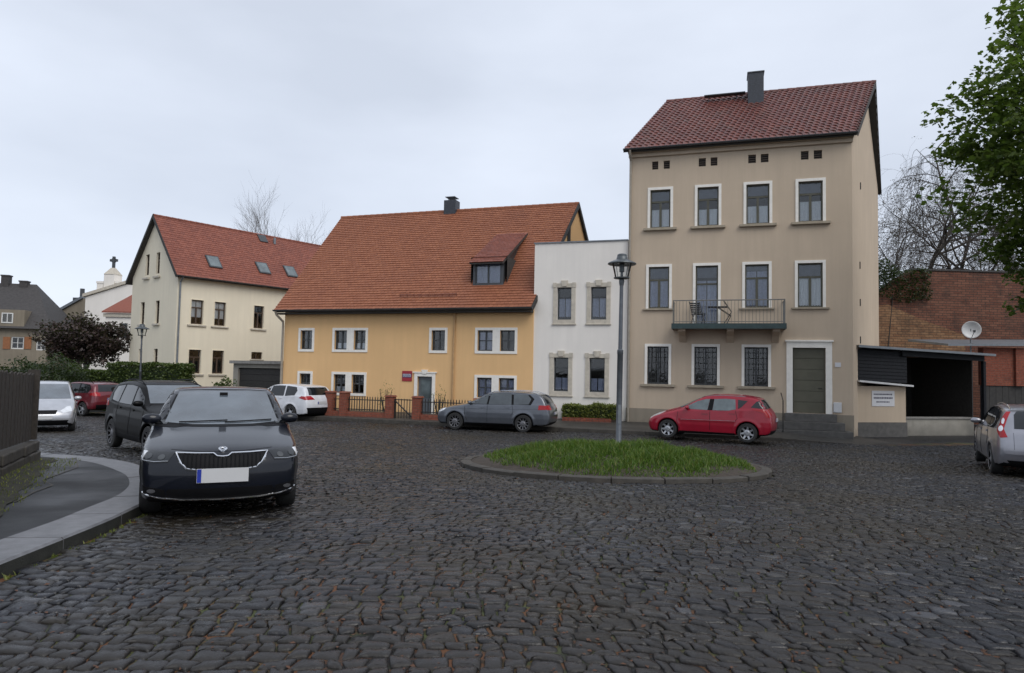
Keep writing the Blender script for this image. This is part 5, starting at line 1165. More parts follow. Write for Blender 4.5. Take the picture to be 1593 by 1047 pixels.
# low yellow-green planting before the white house, in a dark red brick edging
a, b = at(878, 650, 28.5), at(962, 650, 27.9); m = (a + b) / 2; ang = math.atan2(b.y - a.y, b.x - a.x); zz = fz(m.x, m.y)
bedL = (b - a).length
bed = thing('planting_bed', 'low dark red brick edging of the bed before the white house', 'bed edging', (m.x, m.y, zz), ang)
for k in range(int(bedL / 0.25)): mb = MB(); x = -bedL / 2 + k * 0.25; mb.box(x + 0.005, x + 0.245, -0.52, -0.40, -0.1, 0.12 + rnd.uniform(-0.008, 0.008)); mb.build('brick', 'red_brick', bed)
mb = MB(); mb.box(-bedL / 2, bedL / 2, -0.40, 0.5, -0.1, 0.08); mb.build('soil', 'soil', bed)
shrub('low_hedge', 'low yellow-green hedge before the white house', 'hedge', (m.x, m.y, ang), bedL / 2, 0.36, 0.55, 6000, 0.085, 'light_leaf', box=True, z0=zz + 0.05)
for px, lab, h in ((600, 'bare straggly bush behind the garden fence left of the gate', 1.7), (683, 'thin dry bush behind the garden fence right of the door', 1.55)):
    q = HO.hit(px, 620, -1.2); wpos = HO.o + HO.ux * q[0] + HO.uy * (-1.2); shrub('shrub', lab, 'shrub', (wpos.x, wpos.y), 0.45, 0.35, h, 260, 0.055, 'light_leaf', z0=-0.55)
# ivy on top of the brick wall
P = []; a = HK.hit(1372, 440); 
while len(P) < 4500: u = RNG.random(3); P.append((-0.5 + u[0] * 2.9, -0.35 + u[1] * 1.1, zl - 0.1 + (2.0 * u[2] + 0.2) * (1 - 0.25 * u[0]) + 0.15 * math.sin(u[0] * 9)))
iv = thing('ivy', 'dark ivy growing over the top of the brick wall beside the beige house', 'ivy', HK.o, HK.a); leaves('foliage', P, 0.13, 'dark_leaf', iv)
mb = MB(); mb.tube([(0, -0.05, 0.2), (0.2, -0.08, zl * 0.6), (0.5, -0.05, zl + 0.4)], 0.03, 5); mb.build('stem', 'bark', iv)

def grow(mb, p, d, l, r, lev, spec, tips, rg):
    pts = [p]; rad = [r]; n = spec['seg']
    for i in range(n):
        d = (d + Vector((rg.gauss(0, 1), rg.gauss(0, 1), rg.gauss(0, 1))) * spec['wob'] + Vector((0, 0, spec['grav'][lev]))).normalized()
        pts.append(pts[-1] + d * (l / n)); rad.append(r * (1 - (i + 1) / n * spec['taper']))
    mb.tube(pts, rad, 7 if lev == 0 else (5 if lev < 3 else 3), cap=False)
    if lev >= spec['lev']: tips.append((pts[-1], d)); return
    k = spec['kids'][lev]
    for j in range(k):
        t = spec['start'] + (1 - spec['start']) * (j + rg.random()) / k if j < k - 1 else 1.0
        q = t * n; i = min(int(q), n - 1); b = pts[i].lerp(pts[i + 1], q - i); ax = (pts[i + 1] - pts[i]).normalized()
        perp = ax.orthogonal().normalized(); perp.rotate(Matrix.Rotation(rg.random() * 6.283, 3, ax)); an = spec['ang'][lev] * rg.uniform(0.7, 1.25)
        nd = (ax * math.cos(an) + perp * math.sin(an)).normalized(); rr = max(0.006, rad[i] * (0.62 if j < k - 1 else 0.8))
        grow(mb, b, nd, l * spec['len'][lev] * rg.uniform(0.75, 1.2), rr, lev + 1, spec, tips, rg)
def bare_tree(label, base, h, spec, seed, mat, r=0.2, name='bare_tree'):
    t = thing(name, label, 'tree', base); rg = random.Random(seed); mb = MB(); tips = []
    grow(mb, Vector((0, 0, -0.2)), Vector((0.02, 0, 1)), h, r, 0, spec, tips, rg)
    k = len([f for f in mb.f]); mb.build('trunk', mat, t); return t, tips
sp1 = dict(seg=4, wob=0.07, grav=[0, 0.06, 0.07, 0.07, 0.05, 0], taper=0.65, lev=4, kids=[8, 7, 6, 5], start=0.4, ang=[0.36, 0.42, 0.45, 0.5], len=[0.5, 0.55, 0.55, 0.6])
for lab, px, pyb, Y, ht, sd_ in (('tall bare tree behind the cream house roof', 464, 560, 66, 13.4, 5), ('smaller bare tree behind the cream and ochre roofs', 486, 560, 68, 12.2, 9)):
    p = at(px, pyb, Y); b_, tp = bare_tree(lab, (p.x, p.y, -1.0), ht * 0.8, sp1, sd_, 'bark_grey', 0.2)
sp2 = dict(seg=5, wob=0.14, grav=[0, 0.0, -0.08, -0.28, -0.35, -0.3], taper=0.6, lev=4, kids=[10, 7, 7, 6], start=0.35, ang=[0.75, 0.7, 0.7, 0.5], len=[0.5, 0.62, 0.62, 0.75])
for lab, px, Y, ht, sd_, rr in (('bare weeping tree beside the beige house above the brick wall', 1414, 42, 18.6, 3, 0.24), ('bare weeping tree behind the brick wall near the green maple', 1484, 45, 16.0, 14, 0.22)):
    p = at(px, 560, Y); b_, tp = bare_tree(lab, (p.x, p.y, -0.6), ht * 0.78, sp2, sd_, 'bark', rr, 'weeping_tree')
    P = []
    for (q, d) in tp:
        for k in range(5): P.append((q.x + RNG.normal() * 0.14, q.y + RNG.normal() * 0.12, q.z - 0.3 * RNG.random()))
    leaves('catkins', P[:16000], 0.11, 'twig_haze', b_)
# maple at the right edge
rg = random.Random(21); tx, ty = 16.75, 17.4; t = thing('maple_tree', 'leafy green maple reaching into the picture at the right edge', 'tree', (tx, ty, gz(tx, ty) - 0.1))
mb = MB(); mb.tube([(0, 0, 0), (0.05, 0, 1.6), (-0.1, 0.1, 3.4), (0.05, 0, 6), (0, 0, 9.5)], [0.30, 0.24, 0.21, 0.15, 0.05], 10)
CL = []; 
while len(CL) < 620:
    u = Vector((rg.gauss(0, 1), rg.gauss(0, 1), rg.gauss(0, 1))).normalized(); r_ = rg.uniform(0.42, 1.0) ** 0.6
    lump = 0.86 + 0.10 * math.sin(u.x * 6 + u.z * 5) + 0.08 * math.cos(u.y * 7 - u.z * 9)
    CL.append(Vector((-0.65 + u.x * 5.0 * r_ * lump, -0.1 + u.y * 4.4 * r_ * lump, 8.4 + u.z * 6.1 * r_ * lump)))
for k, q in enumerate(CL):
    if k % 4: continue
    z0_ = min(8.8, max(2.6, q.z - 0.55 * math.hypot(q.x, q.y))); a = Vector((0, 0, z0_)); m_ = a.lerp(q, 0.5) + Vector((rg.gauss(0, .2), rg.gauss(0, .2), 0.35))
    mb.tube([a, m_, q], [0.065, 0.035, 0.010], 5)
mb.build('trunk', 'bark', t)
P = []
for q in CL:
    for k in range(58):
        d = RNG.normal(size=3); d /= np.linalg.norm(d); r_ = 0.62 * RNG.random() ** 0.5
        P.append((q.x + d[0] * r_, q.y + d[1] * r_, q.z + d[2] * r_ * 0.55 - 0.35 * (d[0] ** 2 + d[1] ** 2) * r_))
leaves('crown', P, 0.155, 'maple_leaf', t, 'maple', flat=0.55)
# ================================================================ CARS
def poly_sdf(poly, X, Z):
    P = np.asarray(poly, float); d = np.full(X.shape, 1e9); s = np.ones(X.shape)
    n = len(P)
    for i in range(n):
        a = P[i]; b = P[i - 1]; e = b - a; wx, wz = X - a[0], Z - a[1]
        t = np.clip((wx * e[0] + wz * e[1]) / (e @ e), 0, 1); d = np.minimum(d, (wx - e[0] * t) ** 2 + (wz - e[1] * t) ** 2)
        c1 = Z >= a[1]; c2 = Z < b[1]; c3 = e[0] * wz > e[1] * wx
        s = np.where((c1 & c2 & c3) | (~c1 & ~c2 & ~c3), -s, s)
    return s * np.sqrt(d)
def chaikin(p, n=2):
    for _ in range(n):
        q = []
        for i in range(len(p)):
            a, b = p[i], p[(i + 1) % len(p)]; q += [(a[0] * .8 + b[0] * .2, a[1] * .8 + b[1] * .2), (a[0] * .2 + b[0] * .8, a[1] * .2 + b[1] * .8)]
        p = q
    return p
def trilin(D, p):
    n = np.array(D.shape); i = np.clip(np.floor(p).astype(int), 0, n - 2); f = p - i; r = 0
    for a in (0, 1):
        for b in (0, 1):
            for c in (0, 1):
                w_ = (f[:, 0] if a else 1 - f[:, 0]) * (f[:, 1] if b else 1 - f[:, 1]) * (f[:, 2] if c else 1 - f[:, 2])
                r = r + w_ * D[i[:, 0] + a, i[:, 1] + b, i[:, 2] + c]
    return r
def surface_nets(D):
    S = D < 0; n = np.array(D.shape) - 1
    cnt = np.zeros(n, int); acc = np.zeros((*n, 3)); num = np.zeros(n)
    cor = [(a, b, c) for a in (0, 1) for b in (0, 1) for c in (0, 1)]
    g = lambda A, c: A[c[0]:c[0] + n[0], c[1]:c[1] + n[1], c[2]:c[2] + n[2]]
    for c in cor: cnt += g(S, c)
    for c in cor:
        for ax in range(3):
            if c[ax]: continue
            e = list(c); e[ax] = 1; d0, d1 = g(D, c), g(D, e); m = (d0 < 0) != (d1 < 0)
            t = np.where(m, d0 / np.where(m, d0 - d1, 1), 0)
            for k in range(3): acc[..., k] += m * (c[k] + (t if k == ax else 0))
            num += m
    act = (cnt > 0) & (cnt < 8); idx = -np.ones(n, int); idx[act] = np.arange(act.sum())
    pos_ = np.argwhere(act) + acc[act] / num[act][:, None]; F = []
    for ax in range(3):
        a, b = [k for k in range(3) if k != ax]
        sl0 = [slice(None)] * 3; sl1 = [slice(None)] * 3; sl0[ax] = slice(0, -1); sl1[ax] = slice(1, None)
        ch = np.argwhere(S[tuple(sl0)] != S[tuple(sl1)]); ok = (ch[:, a] > 0) & (ch[:, b] > 0) & (ch[:, a] < n[a]) & (ch[:, b] < n[b]) & (ch[:, ax] < n[ax]); ch = ch[ok]
        ea = np.zeros(3, int); eb = np.zeros(3, int); ea[a] = 1; eb[b] = 1
        q = np.stack([idx[tuple(x.T)] for x in (ch - ea - eb, ch - eb, ch, ch - ea)], 1)
        ins = S[tuple(ch.T)]; fl = ins if ax != 1 else ~ins
        q = np.where(fl[:, None], q, q[:, ::-1]); F.append(q)
    F = np.concatenate(F); return pos_, F[(F >= 0).all(1)]
def lerp_list(lst, x): a = sorted(lst); return np.interp(x, [p[0] for p in a], [p[1] for p in a])

class Car:
    def __init__(s, name, label, cat, spec, loc, heading, paint, h=0.03, group='parked cars', tilt=None):
        s.root = thing(name, label, cat, loc, heading, group); s.sp = spec; s.paint = paint
        if tilt: s.root.rotation_euler = (0, tilt, heading)
        W = spec['W']; prof = chaikin(spec['prof'], 2); xs = [p[0] for p in prof]; zs = [p[1] for p in prof]
        s.xmin, s.xmax = min(xs), max(xs); x0, x1 = min(xs) - .1, max(xs) + .1; z0, z1 = min(zs) - .08, max(zs) + .08; y1 = W / 2 + .1
        gx = np.arange(x0, x1, h); gz_ = np.arange(z0, z1, h); gy = np.arange(-y1, y1, h); gy = gy - (gy[0] + gy[-1]) / 2
        hf = 0.02; fx_ = np.arange(x0 - .4, x1 + .4, hf); fz_ = np.arange(z0 - .2, z1 + .2, hf); FX, FZ = np.meshgrid(fx_, fz_, indexing='ij'); SD = poly_sdf(prof, FX, FZ)
        X, Y, Z = np.meshgrid(gx, gy, gz_, indexing='ij'); yn = Y / (W / 2)
        bf, br, cr = spec.get('bow', (.16, .10, .035))
        xe = X + bf * yn ** 2 * np.clip((X + .2) / .8, 0, 1) - br * yn ** 2 * np.clip((-.2 - X) / .8, 0, 1); ze_ = Z + cr * yn ** 2 * np.clip((Z - .6) / .3, 0, 1)
        q = np.stack([(xe.ravel() - fx_[0]) / hf, (ze_.ravel() - fz_[0]) / hf], 1); i = np.floor(q).astype(int); f = q - i
        i[:, 0] = np.clip(i[:, 0], 0, len(fx_) - 2); i[:, 1] = np.clip(i[:, 1], 0, len(fz_) - 2)
        d1 = (SD[i[:, 0], i[:, 1]] * (1 - f[:, 0]) * (1 - f[:, 1]) + SD[i[:, 0] + 1, i[:, 1]] * f[:, 0] * (1 - f[:, 1]) + SD[i[:, 0], i[:, 1] + 1] * (1 - f[:, 0]) * f[:, 1] + SD[i[:, 0] + 1, i[:, 1] + 1] * f[:, 0] * f[:, 1]).reshape(X.shape)
        pl = lerp_list(spec['plan'], gx)[:, None, None]; bz = lerp_list(spec['belt'], gx)[:, None, None]
        S_ = np.interp(gz_, [.15, .24, .34, .50, .66, .80, .95, 1.1], [.90, .955, .975, 1.0, .998, .985, .965, .95])[None, None, :]
        Sb = np.interp(bz, [.15, .3, .5, .7, .95, 1.1], [.90, .965, 1.0, .995, .965, .95])
        over = np.maximum(Z - bz, 0); low = W / 2 * pl * S_; upp = W / 2 * pl * Sb - spec.get('shoulder', .02) * np.clip(over / .04, 0, 1) - spec.get('tumble', .30) * over - .12 * over ** 2
        hw = np.where(Z > bz, upp, low)
        for xa in spec['axles']:                 # slightly flared arches
            rr = np.hypot(X - xa, Z - spec['wr']); hw = hw + .018 * np.exp(-((rr - spec['wr'] - .07) / .06) ** 2) * (Z < .78)
        d2 = np.abs(Y) - hw; k = spec.get('k', .07); hh = np.clip(.5 + .5 * (d1 - d2) / k, 0, 1); D = d2 * (1 - hh) + d1 * hh + k * hh * (1 - hh)
        for xa in spec['axles']:
            cyl = np.maximum(np.hypot(X - xa, Z - spec['wr']) - (spec['wr'] + .045), (W / 2 - .30) - np.abs(Y)); D = np.maximum(D, -cyl)
        Vp, F = surface_nets(D)
        for _ in range(3):
            d = trilin(D, Vp); G = np.stack([(trilin(D, Vp + e) - trilin(D, Vp - e)) for e in (np.array([.6, 0, 0]), np.array([0, .6, 0]), np.array([0, 0, .6]))], 1) / 1.2
            g2 = np.maximum((G * G).sum(1), 1e-6); st = np.clip(d / np.sqrt(g2), -.5, .5); Vp = Vp - (st / np.sqrt(g2))[:, None] * G * 0.8
        N = G / np.linalg.norm(G, axis=1)[:, None]
        V = np.stack([gx[0] + Vp[:, 0] * h, gy[0] + Vp[:, 1] * h, gz_[0] + Vp[:, 2] * h], 1)
        me = npmesh('body', V, F, True)
        if me.polygons and sum(Vector(p.normal).dot(Vector(N[p.vertices[0]])) for p in list(me.polygons)[:200]) < 0: me.flip_normals()
        if len(me.vertices) == len(N): me.normals_split_custom_set_from_vertices([tuple(n) for n in N])
        s.body = link('body', me, [paint, 'black_plastic'], s.root)
        # dark inside of the wheel arches and underside
        mi = []
        for p in me.polygons:
            c = p.center; inside = any(math.hypot(c.x - xa, c.z - spec['wr']) < spec['wr'] + .042 for xa in spec['axles']) and abs(c.y) < W / 2 - .02
            mi.append(1 if (inside or (p.normal.z < -.5 and c.z < .35)) else 0)
        me.polygons.foreach_set('material_index', mi)
        s.bvh = BVHTree.FromPolygons([Vector(v) for v in V], [tuple(int(a) for a in f) for f in F])
        s.wheels()
    # ---- projection of outlines onto the body
    def cast(s, u, z, a):
        d = Vector((-math.cos(a), -math.sin(a), 0)); ua = Vector((-math.sin(a), math.cos(a), 0)); ca = math.cos(a)
        piv = Vector((s.xmax - .15, 0, 0)) if ca > .5 else (Vector((s.xmin + .15, 0, 0)) if ca < -.5 else Vector((0, 0, 0)))
        o = piv + ua * u - d * 6 + Vector((0, 0, z))
        loc, nrm, idx, dist = s.bvh.ray_cast(o, d)
        if loc is None or dist > 8:
            loc, nrm, idx, dist = s.bvh.find_nearest(piv + ua * u + Vector((0, 0, z)) - d * .05)
        if nrm.dot(d) > 0: nrm = -nrm
        return loc, nrm
    def patch(s, name, poly, a, mat, off=.005, res=.06, parent=None, mir=False):
        if mir: poly = [(-u, z) for u, z in poly][::-1]; a = -a
        pts = []; n = len(poly)
        for i in range(n):
            p, q = Vector(poly[i]), Vector(poly[(i + 1) % n]); k = max(1, int((q - p).length / res))
            for j in range(k): pts.append(p + (q - p) * (j / k))
        m = len(pts); xs = [p.x for p in pts]; zs = [p.y for p in pts]
        grid = [Vector((x, z)) for x in np.arange(min(xs) + res / 2, max(xs), res) for z in np.arange(min(zs) + res / 2, max(zs), res)]
        vs, es, fs, *_ = delaunay_2d_cdt(pts + grid, [(i, (i + 1) % m) for i in range(m)], [list(range(m))], 1, 1e-5)
        use = sorted({i for f in fs for i in f}); rm = {i: j for j, i in enumerate(use)}; vs = [vs[i] for i in use]; fs = [tuple(rm[i] for i in f) for f in fs]
        H = [s.cast(v.x, v.y, a) for v in vs]; V = [l + nn * off for l, nn in H]; k = len(V)
        bd = {}
        for f in fs:
            for i in range(len(f)):
                e = (f[i], f[(i + 1) % len(f)]); bd[e] = 1
        edge = [e for e in bd if (e[1], e[0]) not in bd]; bi = {}
        for e in edge:
            for q in e: bi.setdefault(q, k + len(bi))
        V2 = V + [H[q][0] - H[q][1] * .012 for q in bi]
        F = [tuple(f) for f in fs] + [(e[1], e[0], bi[e[0]], bi[e[1]]) for e in edge]
        me = bpy.data.meshes.new(name); me.from_pydata([tuple(v) for v in V2], [], F); me.polygons.foreach_set('use_smooth', [i < len(fs) for i in range(len(F))]); me.update()
        if len(fs):
            nn = sum((me.polygons[i].normal.dot(H[fs[i][0]][1]) for i in range(min(20, len(fs))))); 
            if nn < 0: me.flip_normals()
        try: me.set_sharp_from_angle(angle=R(35))
        except Exception: pass
        return link(name, me, mat, parent or s.root)
    def side(s, name, poly, mat, off=.005, res=.07, parent=None):      # outline in (x,z), both flanks
        a = s.patch(name, [(-x, z) for x, z in poly], R(90), mat, off, res, parent)
        b = s.patch(name, [(x, z) for x, z in poly], R(-90), mat, off, res, parent); return a, b
    def front(s, name, poly, mat, off=.005, res=.07, parent=None, a=0.0, both=False):
        o = s.patch(name, poly, R(a), mat, off, res, parent)
        return (o, s.patch(name, poly, R(a), mat, off, res, parent, mir=True)) if both else o
    def rear(s, name, poly, mat, off=.005, res=.07, parent=None, a=0.0, both=False):
        o = s.patch(name, [(-y, z) for y, z in poly], R(180 - a), mat, off, res, parent)
        if not both: return o
        return o, s.patch(name, [(y, z) for y, z in poly], R(180 + a), mat, off, res, parent)
    def line(s, name, pts, a, r, mat, off=0.0, parent=None, step=.05, mir=False, n=5):
        if mir: pts = [(-u, z) for u, z in pts]; a = -a
        out = []
        for i in range(len(pts) - 1):
            p, q = Vector(pts[i]), Vector(pts[i + 1]); k = max(1, int((q - p).length / step))
            for j in range(k + (i == len(pts) - 2)): t = p + (q - p) * (j / k); l, nn = s.cast(t.x, t.y, a); out.append(l + nn * off)
        mb = MB(); mb.tube(out, r, n); return mb.build(name, mat, parent or s.root, smooth=True)
    def side_line(s, name, pts, r, mat, off=0.0):
        s.line(name, [(-x, z) for x, z in pts], R(90), r, mat, off); s.line(name, pts, R(-90), r, mat, off)
    def wheels(s):
        sp = s.sp; wr = sp['wr']; W = sp['W']; rr = wr * .66; style = sp.get('rim', 'alloy'); w_ = .10
        mb = MB(); mb.lathe([(rr, -w_), (wr * .93, -w_), (wr * .985, -w_ * .8), (wr, -w_ * .4), (wr, w_ * .4), (wr * .985, w_ * .8), (wr * .93, w_), (rr, w_)], 32, (0, 0, 0), 'y', True)
        tme = mb.mesh('wheel', True); tme.materials.append(M['tyre_rubber']); tme.set_sharp_from_angle(angle=R(35))
        rb = MB(); rb.lathe([(0, .02), (rr * .98, .02), (rr * .98, .10), (rr * 1.02, .105), (rr * 1.02, -.08)], 28, (0, 0, 0), 'y'); rb.cur = 0
        metal = {'hub': 'rim_silver', 'alloy': 'rim_silver', 'dark': 'rim_dark'}[style]; k = {'hub': 7, 'alloy': 5, 'dark': 10}[style]
        rb.mi = [1] * len(rb.f)
        n28 = 28
        for i, f in enumerate(rb.f):
            if i % 4 >= 2: rb.mi[i] = 0
        rb.cur = 0
        for q in range(k):
            a = 2 * math.pi * q / k; hw_ = {'hub': .30, 'alloy': .16, 'dark': .11}[style]
            pts = []
            for (r_, d) in ((.10 * wr / .3, hw_ * 1.0), (rr * .97, hw_ * (.62 if style != 'hub' else .40))):
                for sg in (-1, 1): pts.append((r_, a + sg * d * (.12 / .12)))
            (r0, a0), (_, a1), (r1, b0), (_, b1) = pts
            P3 = [(r0 * math.cos(a0), .075, r0 * math.sin(a0)), (r0 * math.cos(a1), .075, r0 * math.sin(a1)), (r1 * math.cos(b1), .095, r1 * math.sin(b1)), (r1 * math.cos(b0), .095, r1 * math.sin(b0))]
            rb.prism(P3, (0, -.04, 0))
        rb.lathe([(0, .09), (.055, .09), (.075, .08), (.11, .075), (.11, .03)], 18, (0, 0, 0), 'y')
        rme = rb.mesh('rim'); rme.materials.append(M[metal]); rme.materials.append(M['black_plastic'])
        for xa in sp['axles']:
            for sy in (1, -1):
                t = link('wheel', tme, None, s.root); t.location = (xa, sy * (W / 2 - .115), wr); t.rotation_euler = (0, rnd.uniform(0, 6), 0 if sy > 0 else math.pi)
                link('rim', rme, None, t)
    def mirrors(s, x, z, mat=None, side=(1, -1)):
        for sy in side:
            l, nn = s.cast(-x if sy > 0 else x, z, R(90 * sy)); mb = MB(); vs = []; NU, NV = 10, 6
            for i in range(NV + 1):
                th = math.pi * i / NV
                for j in range(NU): ph = 2 * math.pi * j / NU; vs.append((l.x - .02 + .065 * math.sin(th) * math.cos(ph), l.y + sy * (.10 + .11 * math.copysign(abs(math.cos(th)) ** .7, math.cos(th))), l.z + .05 + .068 * math.sin(th) * math.sin(ph)))
            mb.add(vs, [(i * NU + j, i * NU + (j + 1) % NU, (i + 1) * NU + (j + 1) % NU, (i + 1) * NU + j) for i in range(NV) for j in range(NU)])
            m_ = mb.build('wing_mirror', mat or s.paint, s.root, smooth=True)
            mb = MB(); mb.tube([l - nn * .02, l + Vector((0, sy * .08, .03))], .022, 6); mb.build('mirror_arm', 'black_plastic', m_)
    def doors(s, seams, handles, sill=(.23, .30), x0=None, x1=None):
        for pts in seams: s.side_line('door_seam', pts, .007, 'black_plastic', -.001)
        for x, z in handles: s.side('door_handle', [(x - .09, z), (x + .09, z), (x + .09, z + .035), (x - .09, z + .035)], s.paint, .022, .05)
        xf, xr = s.sp['axles']; q = s.sp['wr'] + .06; s.side('sill', [(xr + q, sill[0]), (xf - q, sill[0]), (xf - q, sill[1]), (xr + q, sill[1])], 'black_plastic', .008)
    def plate(s, y, z, fr=True, w_=.52, h_=.11, mat='plate_white'):
        a = 0 if fr else math.pi; sgn = 1 if fr else -1
        l, nn = s.cast(y, z, a); x = l.x + sgn * .012; mb = MB(); mb.box(min(x, x + sgn * .012), max(x, x + sgn * .012), y - w_ / 2, y + w_ / 2, z - h_ / 2, z + h_ / 2); p = mb.build('number_plate', mat, s.root)
        mb = MB(); x2 = x + sgn * .0125; e0, e1 = (y + sgn * (-1) * w_ / 2 * 1, 0), 0
        yb = (y - w_ / 2, y - w_ / 2 + .045) if fr else (y + w_ / 2 - .045, y + w_ / 2)
        # the blue country band sits at the reader's left
        if fr: yb = (y - w_ / 2 + .003, y - w_ / 2 + .045)
        mb.box(min(x2, x2 + sgn * .002), max(x2, x2 + sgn * .002), yb[0], yb[1], z - h_ / 2 + .004, z + h_ / 2 - .004); mb.build('blue_band', 'plate_blue', p); return p
    def rails(s, x0, x1, mat='rim_dark', y=None):
        for sy in (1, -1):
            pts = []
            for k in range(9):
                x = x0 + (x1 - x0) * k / 8; yy = sy * (s.sp['W'] / 2 * .64); l, nn, i_, d_ = s.bvh.ray_cast(Vector((x, yy, 3)), Vector((0, 0, -1))); pts.append(l + Vector((0, 0, .0 if k in (0, 8) else .035)))
            mb = MB(); mb.tube(pts, .014, 6); mb.build('roof_rail', mat, s.root, smooth=True)
def ell(cx, cz, rx, rz, n=14): return [(cx + rx * math.cos(2 * math.pi * k / n), cz + rz * math.sin(2 * math.pi * k / n)) for k in range(n)]

# ---------------------------------------------------------------- dark blue liftback, front left
def face(px, py, dz=0): p = on_ground(px, py, dz); return p
SP = dict(W=1.71, wr=.31, axles=(1.30, -1.30), rim='alloy', prof=[(2.0, .19), (2.10, .25), (2.14, .36), (2.15, .50), (2.13, .63), (2.07, .735), (1.92, .80), (1.55, .885), (1.15, .955), (.92, 1.0), (.60, 1.18), (.25, 1.365), (.05, 1.425), (-.3, 1.458), (-.75, 1.44), (-1.2, 1.345), (-1.65, 1.16), (-1.95, 1.07), (-2.12, 1.02), (-2.15, .85), (-2.14, .5), (-2.08, .28), (-1.9, .2)],
          plan=[(-2.2, .86), (-1.9, .95), (-1.3, .99), (0, 1.0), (1.2, .995), (1.6, .975), (1.9, .93), (2.05, .87), (2.2, .78)], belt=[(-2.2, 1.02), (-1, .99), (0, .96), (.9, .95), (1.5, .93), (2.2, .90)], bow=(.20, .12, .05), tumble=.34)
hx = R(270 + 22.0 + 1.2)
fr = Vector((-3.125, 7.5)); hd_ = Vector((math.cos(hx), math.sin(hx))); ctr = fr - hd_ * 2.15
slope = -0.028
c = Car('parked_car', 'dark blue liftback car facing the camera beside the left kerb', 'car', SP, (ctr.x, ctr.y, gz(ctr.x, ctr.y) + .012), hx, 'paint_dark_blue', .026, tilt=-0.020)
c.front('windscreen_surround', [(-.70, .985), (-.35, .965), (.35, .965), (.70, .985), (.56, 1.40), (.3, 1.412), (-.3, 1.412), (-.56, 1.40)], 'black_plastic', .003)
ws = c.front('windscreen', [(-.665, 1.005), (-.35, .985), (.35, .985), (.665, 1.005), (.545, 1.375), (.3, 1.388), (-.3, 1.388), (-.545, 1.375)], 'windscreen_glass', .007, .05)
mb = MB(); l, nn = c.cast(0.0, 1.335, 0); mb.box(l.x + .008, l.x + .016, -.05, .05, l.z - .05, l.z + .04); mb.build('sensor_patch', 'black_plastic', ws)
for y0, y1 in ((-.50, .05), (.02, .58)): c.line('wiper', [(y0, 1.0), (y1, 1.02)], 0, .008, 'black_plastic', .018, parent=ws)
G = [(-.505, .735), (-.30, .728), (-.10, .727), (-.06, .700), (0, .694), (.06, .700), (.10, .727), (.30, .728), (.505, .735), (.44, .63), (.37, .575), (.25, .56), (-.25, .56), (-.37, .575), (-.44, .63)]
G = [(u * .93, z) for u, z in G]; gr = c.front('grille', G, 'black_plastic', .006, .05)
c.line('grille_frame', G + [G[0]], 0, .011, 'chrome', .012, parent=gr)
for k in range(19):
    y = -.39 + .78 * k / 18
    if abs(y) < .06: z1 = .685
    else: z1 = .715
    z0_ = .58 if abs(y) < .36 else .63; c.line('slat', [(y, z0_), (y, z1)], 0, .005, 'black_plastic', .016, parent=gr)
l, nn = c.cast(0, .765, 0); q = nn.to_track_quat('Y', 'Z').to_matrix().to_4x4(); Mq = Matrix.Translation(l + nn * .004) @ q
mb = MB(); mb.lathe([(0, .008), (.036, .008), (.038, .014), (.046, .014), (.048, 0)], 24, (0, 0, 0), 'y'); bd_ = mb.build('badge', 'chrome', c.root, smooth=True); bd_.matrix_local = Mq
mb = MB(); mb.prism([(-.022, .0085, -.012), (.012, .0085, -.012), (.026, .0085, .004), (.012, .0085, .002), (.010, .0085, .020), (-.002, .0085, .026), (-.006, .0085, .0)], (0, .003, 0)); mb.build('winged_arrow', 'lamp_dark', bd_)
for mir in (False, True):
    a = R(28); s_ = -1 if not mir else 1
    HP = [(.43, .735), (.55, .75), (.72, .765), (.83, .775), (.84, .71), (.76, .655), (.60, .64), (.46, .645)]
    hl = c.patch('headlight', HP, a, 'lamp_dark', .007, .04, mir=mir)
    c.patch('reflector', ell(.54, .695, .036, .026), a, 'zinc_dark', .012, .03, hl, mir=mir); c.patch('reflector', ell(.68, .705, .036, .026), a, 'zinc_dark', .012, .03, hl, mir=mir)
    c.line('light_strip', [(.46, .655), (.60, .650), (.74, .665), (.81, .70)], a, .004, 'lamp_silver', .012, hl, mir=mir)
    c.patch('lamp_cover', [(.74, .75), (.82, .757), (.825, .70), (.76, .68)], a, 'lamp_clear', .010, .03, hl, mir=mir)
    fg = c.patch('fog_light', [(.50, .36), (.76, .40), (.76, .31), (.50, .295)], R(22), 'black_plastic', .006, .05, mir=mir); c.patch('lens', ell(.64, .345, .045, .02), R(22), 'rim_dark', .011, .03, fg, mir=mir)
c.front('lower_grille', [(-.52, .365), (.52, .365), (.60, .27), (.45, .225), (-.45, .225), (-.60, .27)], 'black_plastic', .005)
c.line('chrome_trim', [(-.78, .318), (-.62, .275), (-.4, .252), (0, .245), (.4, .252), (.62, .275), (.78, .318)], 0, .009, 'chrome', .010)
c.line('bonnet_seam', [(-.52, .772), (-.2, .752), (.2, .752), (.52, .772)], 0, .004, 'black_plastic', -.001)
c.plate(0.01, .505, True, .52, .15)
c.side('window_surround', [(.98, .955), (.35, 1.30), (.0, 1.385), (-.7, 1.39), (-1.25, 1.25), (-1.5, 1.06), (-1.2, .985)], 'black_plastic', .003)
for pl in ([(.80, .985), (.30, 1.27), (-.02, 1.355), (-.10, 1.355), (-.10, .985)], [(-.17, .985), (-.17, 1.36), (-.65, 1.36), (-1.02, 1.26), (-1.02, .985)]): c.side('side_window', pl, 'car_glass', .007)
c.doors([[(.95, .93), (1.0, .6), (.92, .35)], [(-.14, .97), (-.14, .4), (-.12, .33)]], [(.0, .85), (-1.0, .87)]); c.mirrors(.72, 1.0)
